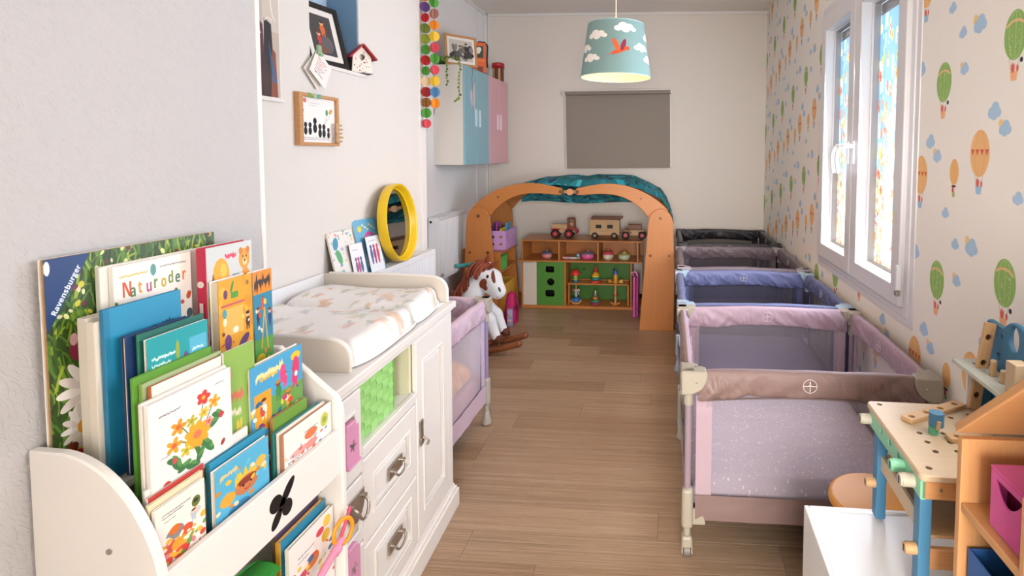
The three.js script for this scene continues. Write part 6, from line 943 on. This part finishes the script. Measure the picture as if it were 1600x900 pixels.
// ---------- rocking horse ----------
{
  const ox = -1.55, oz = -4.28, t = thing('rocking_horse', 'white plush rocking horse with reddish brown mane on curved wooden rockers', 'rocking horse', [ox, 0, oz]);
  // bones: [x, y, z, radius] pairs, in room coordinates
  const bones = [];
  const bone = (a, b) => bones.push([a, b]);
  bone([-1.5, 0.635, oz, 0.082], [-1.405, 0.6, oz + 0.005, 0.078]); bone([-1.405, 0.6, oz + 0.005, 0.074], [-1.345, 0.5, oz + 0.012, 0.056]); bone([-1.44, 0.56, oz, 0.075], [-1.36, 0.485, oz + 0.012, 0.05]);
  bone([-1.52, 0.62, oz, 0.078], [-1.57, 0.5, oz, 0.1]); bone([-1.57, 0.5, oz, 0.1], [-1.6, 0.38, oz, 0.115]); bone([-1.58, 0.36, oz, 0.11], [-1.86, 0.37, oz, 0.112]);
  for (const k of [-1, 1]) {
    bone([-1.5, 0.36, oz + k * 0.07, 0.07], [-1.4, 0.28, oz + k * 0.085, 0.05]); bone([-1.4, 0.28, oz + k * 0.085, 0.05], [-1.345, 0.155, oz + k * 0.09, 0.035]);
    bone([-1.88, 0.33, oz + k * 0.06, 0.075], [-1.93, 0.24, oz + k * 0.08, 0.052]); bone([-1.93, 0.24, oz + k * 0.08, 0.05], [-1.9, 0.155, oz + k * 0.09, 0.036]);
    bone([-1.49, 0.7, oz + k * 0.05, 0.016], [-1.44, 0.71, oz + k * 0.05, 0.012]);
  }
  const field = (x, y, z) => { let d = 1e9; const K = 0.018; for (const [a, b] of bones) { const bx = b[0] - a[0], by = b[1] - a[1], bz = b[2] - a[2], h = Math.max(0, Math.min(1, ((x - a[0]) * bx + (y - a[1]) * by + (z - a[2]) * bz) / (bx * bx + by * by + bz * bz + 1e-9))), e = Math.hypot(x - a[0] - bx * h, y - a[1] - by * h, z - a[2] - bz * h) - (a[3] + (b[3] - a[3]) * h); const m = Math.max(K - Math.abs(d - e), 0) / K; d = Math.min(d, e) - m * m * K * 0.25; } return d; };
  const N = 88, S = 0.42, mc = new MarchingCubes(N, M.white, false, false, 200000), cx = -1.645, cy = 0.42; mc.isolation = 0;
  for (let k = 0; k < N; k++) for (let j = 0; j < N; j++) for (let i = 0; i < N; i++) mc.field[i + j * N + k * N * N] = -field(cx + (i - N / 2) / (N / 2) * S, cy + (j - N / 2) / (N / 2) * S, oz + (k - N / 2) / (N / 2) * S);
  mc.update();
  const n = mc.count, g = new THREE.BufferGeometry(); g.setAttribute('position', new THREE.BufferAttribute(Float32Array.from(mc.positionArray.subarray(0, n * 3)).map((v) => v * S), 3)); g.setAttribute('normal', new THREE.BufferAttribute(Float32Array.from(mc.normalArray.subarray(0, n * 3)), 3));
  { const p = g.attributes.position, nn = g.attributes.normal; for (let i = 0; i < p.count; i++) { const e = 0.002, x = p.getX(i) + cx, y = p.getY(i) + cy, z = p.getZ(i) + oz, a = field(x + e, y, z) - field(x - e, y, z), b = field(x, y + e, z) - field(x, y - e, z), c = field(x, y, z + e) - field(x, y, z - e), l = Math.hypot(a, b, c) || 1; nn.setXYZ(i, a / l, b / l, c / l); } }
  g.translate(cx - ox, cy, 0);
  const plush = new THREE.MeshPhysicalMaterial({ color: 0xe4e9f0, roughness: 0.9, sheen: 0.5, sheenRoughness: 0.6, sheenColor: new THREE.Color(0xffffff) });
  part('body', g, plush, t);
  const L = (x, y, z) => [x - ox, y, z];
  // patches that follow the head surface
  const patch = (label, cxp, cyp, rx, ry, rot, mat, name) => { const q = surf(10, 10, (u, v) => { const a = u * Math.PI * 2, r = v, dx = Math.cos(a) * rx * r, dy = Math.sin(a) * ry * r, x = cxp + dx * Math.cos(rot) - dy * Math.sin(rot), y = cyp + dx * Math.sin(rot) + dy * Math.cos(rot); let z = oz + 0.16; for (let s = 0; s < 60 && field(x, y, z) > 0.0025; s++) z -= Math.max(0.0012, field(x, y, z) * 0.6); return [x - ox, y, z - oz]; }); mat.side = THREE.DoubleSide; part(name, q, mat, t, label); };
  const brown = std(0x8a4024, 0.8), bdark = std(0x6e3a26, 0.8);
  patch('reddish brown cheek patch', -1.452, 0.575, 0.03, 0.045, -0.5, brown, 'cheek_patch'); patch('reddish brown cheek patch', -1.44, 0.54, 0.022, 0.026, 0.3, brown, 'cheek_patch'); patch('brown face patch', -1.372, 0.625, 0.014, 0.05, 0.25, bdark, 'face_patch');
  patch('black nostril', -1.325, 0.525, 0.008, 0.022, 0.35, M.black, 'nostril'); patch('pink mouth', -1.345, 0.462, 0.012, 0.005, 0.4, std(0xd8a088, 0.7), 'mouth'); patch('black eye', -1.415, 0.632, 0.011, 0.014, 0, M.black, 'eye');
  for (const k of [-1, 1]) part('ear', surf(14, 8, (u, v) => { const a = u * Math.PI * 2, r = 0.02 * Math.sin(Math.PI * (0.18 + 0.8 * v)) + 0.002; return k > 0 ? [0.12 + v * 0.1 + Math.cos(a) * r * 0.3, 0.685 + v * 0.065 + Math.sin(a) * r, 0.045 + Math.cos(a) * r * 0.8] : [0.08 + v * 0.02 + Math.cos(a) * r, 0.7 + v * 0.085, -0.05 + Math.sin(a) * r * 0.6]; }), std(0x7d3a22, 0.85, { side: THREE.DoubleSide }), t);
  // mane of separate locks over the crest
  reseed(88); const locks = [];
  for (let i = 0; i < 190; i++) {
    const s = i / 189, side = rnd(-0.35, 1), cr = s < 0.35 ? [-1.4 - s * 0.3, 0.69 + s * 0.1] : [-1.505 - (s - 0.35) * 0.2, 0.725 - (s - 0.35) * 0.34], len = (s < 0.35 ? 0.03 : 0.15) + rnd(0, 0.06), bx = cr[0] + rnd(-0.01, 0.01), by = cr[1] + rnd(-0.008, 0.008), bz = side * 0.03;
    locks.push(tube([L(bx, by, bz), L(bx - 0.02, by + 0.014, bz + side * 0.05), L(bx - 0.05 - s * 0.02, by - len * 0.45, bz + side * 0.085 + rnd(-0.008, 0.008)), L(bx - 0.06 + rnd(-0.02, 0.02), by - len, bz + side * 0.095 + rnd(-0.015, 0.015))], rnd(0.007, 0.012), 10, 5));
  }
  const mane = part('mane', locks, std(0x86402a, 0.75), t); mane.userData.kind = 'stuff';
  part('tail', Array.from({ length: 14 }, (_, i) => tube([L(-1.95, 0.42, (i - 7) * 0.004), L(-2.0, 0.36, (i - 7) * 0.006), L(-1.995, 0.2, (i - 7) * 0.007)], 0.007, 10, 5)), std(0x7c3a20, 0.8), t);
  part('saddle', surf(16, 10, (u, v) => { const a = (u - 0.5) * 3.4; return [-0.28 + v * 0.2, 0.37 + Math.cos(a) * 0.12 + Math.pow(2 * v - 1, 2) * 0.012, Math.sin(a) * 0.125]; }), std(0x5d2a1a, 0.5, { side: THREE.DoubleSide }), t);
  part('grip_bar', [rod([-0.05, 0.705, 0.0], [-0.1, 0.722, 0.14], 0.017, 14), rod([-0.05, 0.705, 0.0], [0.0, 0.7, -0.14], 0.017, 14)], paintM(0x3a8a8e, 0.4), t, 'teal grip bar');
  for (const k of [-1, 1]) for (const [x, y] of [[-1.338, 0.135], [-1.9, 0.135]]) part('hoof', lathe([[0, -0.028], [0.044, -0.028], [0.036, 0.02], [0.03, 0.034], [0, 0.034]], 18).translate(x - ox + 0.01, y, k * 0.09), std(0x5f2f1e, 0.7), t);
  const rk = (k) => { const pts = []; for (let i = 0; i <= 24; i++) { const u = i / 24 * 2 - 1; pts.push([-1.6 + u * 0.44 - ox, 0.03 + 0.075 * u * u, k * 0.1]); } return pts; };
  for (const k of [-1, 1]) { const p = rk(k); part('rocker', [tube(p, 0.026, 60, 10), new THREE.SphereGeometry(0.026, 14, 10).translate(...p[0]), new THREE.SphereGeometry(0.026, 14, 10).translate(...p[24])], M.brown, t); for (const x of [-1.33, -1.9]) part('rocker_post', rod([x - ox + 0.01, 0.05, k * 0.1], [x - ox + 0.01, 0.12, k * 0.092], 0.013, 10), M.brown, t); }
  for (const x of [-0.2, 0.1]) part('cross_bar', rod([x, 0.045, -0.1], [x, 0.045, 0.1], 0.012, 10), M.brown, t);
}
// ---------- right foreground ----------
{ // white storage cube
  const t = thing('white_table', 'low white storage table with raised rim carrying the toy workbench', 'table', [0.72, 0, -1.36], -0.02);
  const x0 = -0.31, x1 = 0.31, z0 = -0.24, z1 = 0.2, W = M.whiteCool;
  part('top_board', span(x0 + 0.012, x1 - 0.012, 0.535, 0.556, z0 + 0.012, z1 - 0.012, 0.002), W, t);
  for (const g of [span(x0, x0 + 0.014, 0, 0.562, z0, z1, 0.003), span(x1 - 0.014, x1, 0, 0.562, z0, z1, 0.003), span(x0 + 0.014, x1 - 0.014, 0, 0.562, z0, z0 + 0.014, 0.003)]) part('side_panel', g, W, t);
  part('front_rail', span(x0 + 0.014, x1 - 0.014, 0.5, 0.562, z1 - 0.014, z1, 0.003), W, t); part('inner_shelf', span(x0 + 0.014, x1 - 0.014, 0.2, 0.215, z0 + 0.014, z1, 0.002), W, t);
}
{ // stool
  const t = thing('stool', 'round stool with orange-varnished wooden seat between the nearest cot and the white table', 'stool', [0.72, 0, -1.845]);
  part('seat', lathe([[0, 0.415], [0.15, 0.415], [0.157, 0.424], [0.155, 0.438], [0.146, 0.443], [0, 0.443]], 56), paintM(0xe59a2c, 0.35), t); part('seat_top', cyl(0.143, 0.143, 0.002, 56).translate(0, 0.4435, 0), paintM(0xf0a848, 0.3), t);
  for (let i = 0; i < 4; i++) { const a = Math.PI / 4 + i * Math.PI / 2; part('leg', rod([Math.cos(a) * 0.1, 0.415, Math.sin(a) * 0.1], [Math.cos(a) * 0.135, 0, Math.sin(a) * 0.135], 0.013, 12), M.white, t); }
  part('stretcher', new THREE.TorusGeometry(0.118, 0.007, 8, 40).rotateX(Math.PI / 2).translate(0, 0.17, 0), M.white, t);
}
{ // toy workbench; origin at its far left top corner, local x to the right, z towards the camera
  const t = thing('toy_workbench', 'wooden toy workbench with mint green apron, blue legs and rows of drilled holes', 'toy workbench', [0.603, 0.5, -1.64], -0.035);
  const mint = paintM(0x86c9a4, 0.45), blue = paintM(0x3f7a9e, 0.5), grey = paintM(0xc4c6ba, 0.5), knobM = paintM(0xbdb6a4, 0.5);
  const holeAt = [[0.031, 0.009], [0.079, 0.172], [0.08, 0.218], [0.08, 0.264], [0.032, 0.341], [0.14, 0.168], [0.138, 0.213], [0.135, 0.258], [0.203, 0.073], [0.262, 0.049], [0.081, 0.076], [0.2, 0.168], [0.2, 0.213], [0.2, 0.258], [0.262, 0.168], [0.262, 0.213], [0.262, 0.258], [0.33, 0.009], [0.33, 0.341], [0.14, 0.076]];
  const outline = new THREE.Shape(); const r = 0.018, x0 = 0, x1 = 0.362, a = -0.014, b = 0.374;
  // shape y runs to -z (rotateX(-90) turns y into -z)
  outline.moveTo(x0, -a - r); outline.quadraticCurveTo(x0, -a, x0 + r, -a); outline.lineTo(x1 - r, -a); outline.quadraticCurveTo(x1, -a, x1, -a - r); outline.lineTo(x1, -b + r); outline.quadraticCurveTo(x1, -b, x1 - r, -b); outline.lineTo(x0 + r, -b); outline.quadraticCurveTo(x0, -b, x0, -b + r); outline.lineTo(x0, -a - r);
  part('bench_top', boxUV(slab(outline, 0.017, holeAt.map(([x, z]) => roundHole(x, -z, 0.0105)), 0.003, 18).rotateX(-Math.PI / 2).translate(0, 0.3565, 0)), M.maple, t);
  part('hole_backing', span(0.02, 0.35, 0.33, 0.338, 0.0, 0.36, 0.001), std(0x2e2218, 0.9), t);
  // long apron on the left with holes, knobs
  part('apron', slab([[-0.366, 0.302], [-0.005, 0.302], [-0.005, 0.348], [-0.366, 0.348]], 0.014, [[-0.105, 0.331], [-0.167, 0.331], [-0.23, 0.331]].map(([x, y]) => roundHole(x, y, 0.0085, 1)), 0.002).rotateY(Math.PI / 2).translate(0.011, 0, 0), mint, t);
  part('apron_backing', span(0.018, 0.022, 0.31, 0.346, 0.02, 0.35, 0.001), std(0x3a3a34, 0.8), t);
  part('end_apron', span(0.006, 0.35, 0.302, 0.348, 0.352, 0.366, 0.003), M.beech, t); part('end_apron', span(0.006, 0.35, 0.302, 0.348, 0.0, 0.014, 0.003), M.arch, t); part('back_apron', span(0.345, 0.357, 0.302, 0.348, 0.0, 0.366, 0.003), mint, t);
  part('screw', rod([0.05, 0.327, 0.366], [0.05, 0.327, 0.3675], 0.004, 10), M.pewter, t);
  const knob = (y, z, m, rr = 0.0155, len = 0.024) => { const q = part('knob', [rod([-len + 0.004, y, z], [0.004, y, z], rr, 8), rod([-len - 0.001, y, z], [-len + 0.006, y, z], rr * 0.86, 16)], m, t); part('knob_slot', box(0.0015, rr * 1.1, 0.0035, -len - 0.0015, y, z, 0), M.dark, q); };
  knob(0.322, 0.014, knobM); knob(0.325, 0.265, mint, 0.0165, 0.028); knob(0.324, 0.325, knobM, 0.0165, 0.028); 
  knob(0.162, 0.07, M.pine, 0.014, 0.022); knob(0.174, 0.352, M.pine, 0.014, 0.022);
  for (const [x, z] of [[0.004, 0.05], [0.004, 0.332], [0.322, 0.05], [0.322, 0.332]]) part('leg', span(x, x + 0.028, 0.0615, 0.304, z, z + 0.034, 0.003), blue, t);
  part('side_rail', span(0.014, 0.026, 0.205, 0.248, 0.06, 0.36, 0.002), M.maple, t); part('side_rail', span(0.328, 0.34, 0.205, 0.248, 0.06, 0.36, 0.002), M.maple, t);
  part('tray', span(0.026, 0.33, 0.2, 0.207, 0.08, 0.35, 0.001), M.pine, t); part('end_rail', span(0.03, 0.33, 0.13, 0.18, 0.345, 0.362, 0.004), M.beech, t); part('end_rail', span(0.03, 0.33, 0.205, 0.248, 0.06, 0.074, 0.002), M.beech, t);
  // raised tool shelf and blue back board on the wall side
  part('tool_shelf', slab([[0.268, -0.36], [0.35, -0.36], [0.35, 0.072], [0.268, 0.072]], 0.014, [[0.317, 0.031], [0.312, -0.022], [0.318, -0.06], [0.318, -0.11]].map(([x, y]) => roundHole(x, y, 0.0085)), 0.002).rotateX(-Math.PI / 2).translate(0, 0.479, 0), grey, t);
  const bs = new THREE.Shape(); bs.moveTo(0.08, 0.36); bs.lineTo(0.08, 0.56); bs.quadraticCurveTo(0.08, 0.612, 0.05, 0.616); bs.lineTo(-0.02, 0.612); bs.quadraticCurveTo(-0.05, 0.645, -0.085, 0.64); bs.quadraticCurveTo(-0.13, 0.635, -0.14, 0.6); bs.quadraticCurveTo(-0.2, 0.62, -0.36, 0.6); bs.lineTo(-0.37, 0.36); bs.lineTo(0.08, 0.36);
  const big = new THREE.Path(); big.absellipse(-0.072, 0.594, 0.022, 0.036, 0, Math.PI * 2, true);
  part('back_board', slab(bs, 0.014, [big, roundHole(-0.013, 0.58, 0.009, 1.2), roundHole(-0.003, 0.522, 0.009, 1.2), roundHole(-0.05, 0.5, 0.009, 1.2), roundHole(-0.2, 0.55, 0.009, 1.2)], 0.003, 20).rotateY(Math.PI / 2).translate(0.368, 0, 0), blue, t);
  part('shelf_support', span(0.33, 0.36, 0.36, 0.475, -0.045, -0.02, 0.002), blue, t); part('shelf_support', span(0.275, 0.29, 0.365, 0.475, 0.0, 0.008, 0.002), M.white, t); part('shelf_support', span(0.275, 0.29, 0.365, 0.475, 0.3, 0.31, 0.002), M.white, t);
}
const benchAt = (x, y, z) => { const c = Math.cos(-0.035), s = Math.sin(-0.035); return [0.603 + x * c + z * s, 0.5 + y, -1.64 - x * s + z * c]; };
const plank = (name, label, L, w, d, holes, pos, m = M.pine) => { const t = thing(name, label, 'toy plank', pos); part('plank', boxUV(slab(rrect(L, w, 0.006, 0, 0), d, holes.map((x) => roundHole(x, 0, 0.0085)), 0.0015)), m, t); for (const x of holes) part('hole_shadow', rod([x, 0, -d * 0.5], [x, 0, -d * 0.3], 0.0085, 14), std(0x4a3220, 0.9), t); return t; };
{ const p = plank('toy_plank', 'long drilled wooden plank lying across the top of the toy workbench', 0.235, 0.036, 0.012, [-0.095, -0.035, 0.025, 0.088], benchAt(0.167, 0.3715, 0.053)); p.rotation.set(-Math.PI / 2, 0, 0.505); }
{ const p = plank('toy_plank', 'short drilled wooden plank near the right edge of the workbench top', 0.12, 0.032, 0.012, [-0.035, 0.035], benchAt(0.195, 0.3715, 0.2)); p.rotation.set(-Math.PI / 2, 0, 0.0); }
{ const p = plank('toy_plank', 'tall drilled wooden plank standing on the workbench and leaning on its tool shelf', 0.255, 0.032, 0.012, [-0.085, 0.01, 0.085], benchAt(0.317, 0.492, 0.002)); p.rotation.order = 'ZYX'; p.rotation.set(0, 0.1, 1.36); }
{ const t = thing('toy_mallet', 'small blue wooden mallet head with mint green foot standing on the workbench top', 'toy tool', benchAt(0.118, 0.3655, 0.168)); part('foot', cyl(0.0125, 0.0125, 0.02, 18).translate(-0.004, 0.01, 0.004), paintM(0x5fb08a, 0.45), t); part('head', cyl(0.0185, 0.0185, 0.036, 24).translate(0.004, 0.0385, 0), paintM(0x3f7a9e, 0.45), t); part('peg', rod([0.0, 0.018, 0.018], [0.002, 0.04, 0.02], 0.005, 10), M.pine, t); }
[['short wooden peg standing in the tool shelf of the workbench', 0.318, 0.06, 0.042], ['stubbier wooden peg beside the short one in the tool shelf', 0.318, 0.11, 0.032]].forEach(([l, x, z, h]) => { const t = thing('toy_peg', l, 'toy peg', benchAt(x, 0.486, z)); part('shaft', cyl(0.0088, 0.0088, h, 16).translate(0, h / 2, 0), M.pine, t); part('tip', cyl(0.007, 0.0088, 0.003, 16).translate(0, h + 0.0015, 0), M.maple, t); });
{ const t = thing('toy_block', 'upright pale wooden block with a blue screw on the workbench tool shelf', 'toy block', benchAt(0.31, 0.4865, 0.185)); part('block', box(0.04, 0.085, 0.04, 0, 0.0425, 0, 0.003), M.maple, t); part('screw', rod([0.015, 0.05, 0.02], [0.018, 0.05, 0.06], 0.006, 10), paintM(0x5a8aa0, 0.4), t); }
{ // doll's house, its open side facing the aisle
  const t = thing('dolls_house', 'beech doll house with pitched roof and open side, at the right edge', 'doll house', [0.6, 0, -1.136]), B = M.beech;
  const D = 0.34, L = 0.7, pitch = 0.72;
  part('end_wall', swapUV(span(0, D, 0.0, 1.03, 0.0, 0.018, 0.003)), B, t); part('end_wall', swapUV(span(0, D, 0.0, 1.03, L - 0.018, L, 0.003)), B, t);
  part('back_wall', span(D - 0.008, D, 0, 1.03, 0.018, L - 0.018, 0.001), B, t); part('partition', span(0.0, D - 0.01, 0.02, 1.03, 0.204, 0.219, 0.003), B, t);
  for (const y of [0.02, 0.33, 0.66, 0.889]) part('shelf_board', span(0.002, D - 0.01, y - 0.009, y + 0.009, 0.018, L - 0.018, 0.003), B, t);
  const rl = 0.47; for (const k of [1, -1]) { const g = box(D + 0.004, 0.018, rl, D / 2, 0, 0, 0.004); g.translate(0, 0.009, rl / 2 - 0.004).rotateX(-pitch); if (k < 0) g.scale(1, 1, -1), flip(g); part('roof_panel', g.translate(0, 1.034, k > 0 ? 0.0 : L), B, t); }
  part('gable', slab([[0.0, 1.03], [L, 1.03], [L / 2, 1.03 + L / 2 * Math.tan(pitch) - 0.01]], 0.008, [], 0.001).rotateY(-Math.PI / 2).translate(D - 0.004, 0, 0), B, t);
  part('ridge_beam', span(0.03, D - 0.01, 1.27, 1.3, L / 2 - 0.01, L / 2 + 0.01, 0.003), B, t); part('collar_beam', span(0.28, 0.3, 1.03, 1.1, 0.09, 0.62, 0.002), B, t);
}
{ // pink fabric bin with a hand hole
  const t = thing('pink_bin', 'pink fabric storage bin in the upper compartment of the doll house', 'bin', [0.62, 0.8985, -1.06]), pk = new THREE.MeshPhysicalMaterial({ color: 0xc93f8a, roughness: 0.7, sheen: 0.4, sheenColor: new THREE.Color(0xffffff), side: THREE.DoubleSide }), m2 = std(0x8a1454, 0.8);
  const slot = new THREE.Path(); slot.moveTo(-0.1, 0.098); slot.quadraticCurveTo(-0.055, 0.03, -0.02, 0.098); slot.lineTo(-0.1, 0.098);
  part('front_panel', slab([[-0.128, 0], [-0.008, 0], [-0.006, 0.112], [-0.128, 0.112]], 0.006, [slot], 0.002).rotateY(Math.PI / 2).translate(0.003, 0, 0), pk, t);
  part('bin_side', [span(0.006, 0.26, 0, 0.112, 0.006, 0.01, 0.001), span(0.006, 0.26, 0, 0.112, 0.122, 0.127, 0.001), span(0.256, 0.26, 0, 0.112, 0.01, 0.122, 0.001)], pk, t); part('bin_floor', span(0.006, 0.256, 0, 0.004, 0.01, 0.122, 0.001), m2, t); part('bin_lining', span(0.03, 0.034, 0.004, 0.105, 0.01, 0.122, 0), m2, t); part('lid_flap', span(0.0, 0.26, 0.112, 0.117, 0.004, 0.129, 0.002), pk, t);
}
{ const t = thing('blue_bin', 'blue open box with wooden bits in the compartment below the pink bin', 'bin', [0.615, 0.669, -1.11]), m = std(0x245c9e, 0.6);
  part('bin_side', span(0, 0.005, 0, 0.14, 0, 0.17, 0.002), m, t); part('bin_side', span(0.005, 0.26, 0, 0.14, 0, 0.005, 0.002), m, t); part('bin_side', span(0.005, 0.26, 0, 0.14, 0.165, 0.17, 0.002), m, t); part('bin_side', span(0.255, 0.26, 0, 0.14, 0.005, 0.165, 0.002), m, t); part('bin_floor', span(0.005, 0.255, 0, 0.004, 0.005, 0.165, 0.001), std(0x142a4a, 0.8), t);
  [['light wooden rod sticking out of the blue box', 0.05, 0.08, 0.12, 0x9a6a44, 0.4], ['dark wooden toy piece lying in the blue box', 0.12, 0.06, 0.1, 0x6a4030, -0.5], ['white wooden stick standing in the blue box', 0.06, 0.135, 0.14, 0xd8d0c2, 0.06]].forEach(([l, x, z, h, c, r], i) => { const s = thing('wooden_bit', l, 'toy piece', [0.615 + x, 0.685, -1.11 + z]); s.rotation.z = r; part('stick', rod([0, 0, 0], [0, h, 0], 0.009, 10), std(c, 0.6), s); part('end', new THREE.SphereGeometry(0.0095, 10, 8).translate(0, h, 0), std(c, 0.6), s); });
}
scene.traverse((o) => { if (o.isMesh) { o.castShadow = true; o.receiveShadow = true; } });
renderer.render(scene, camera);
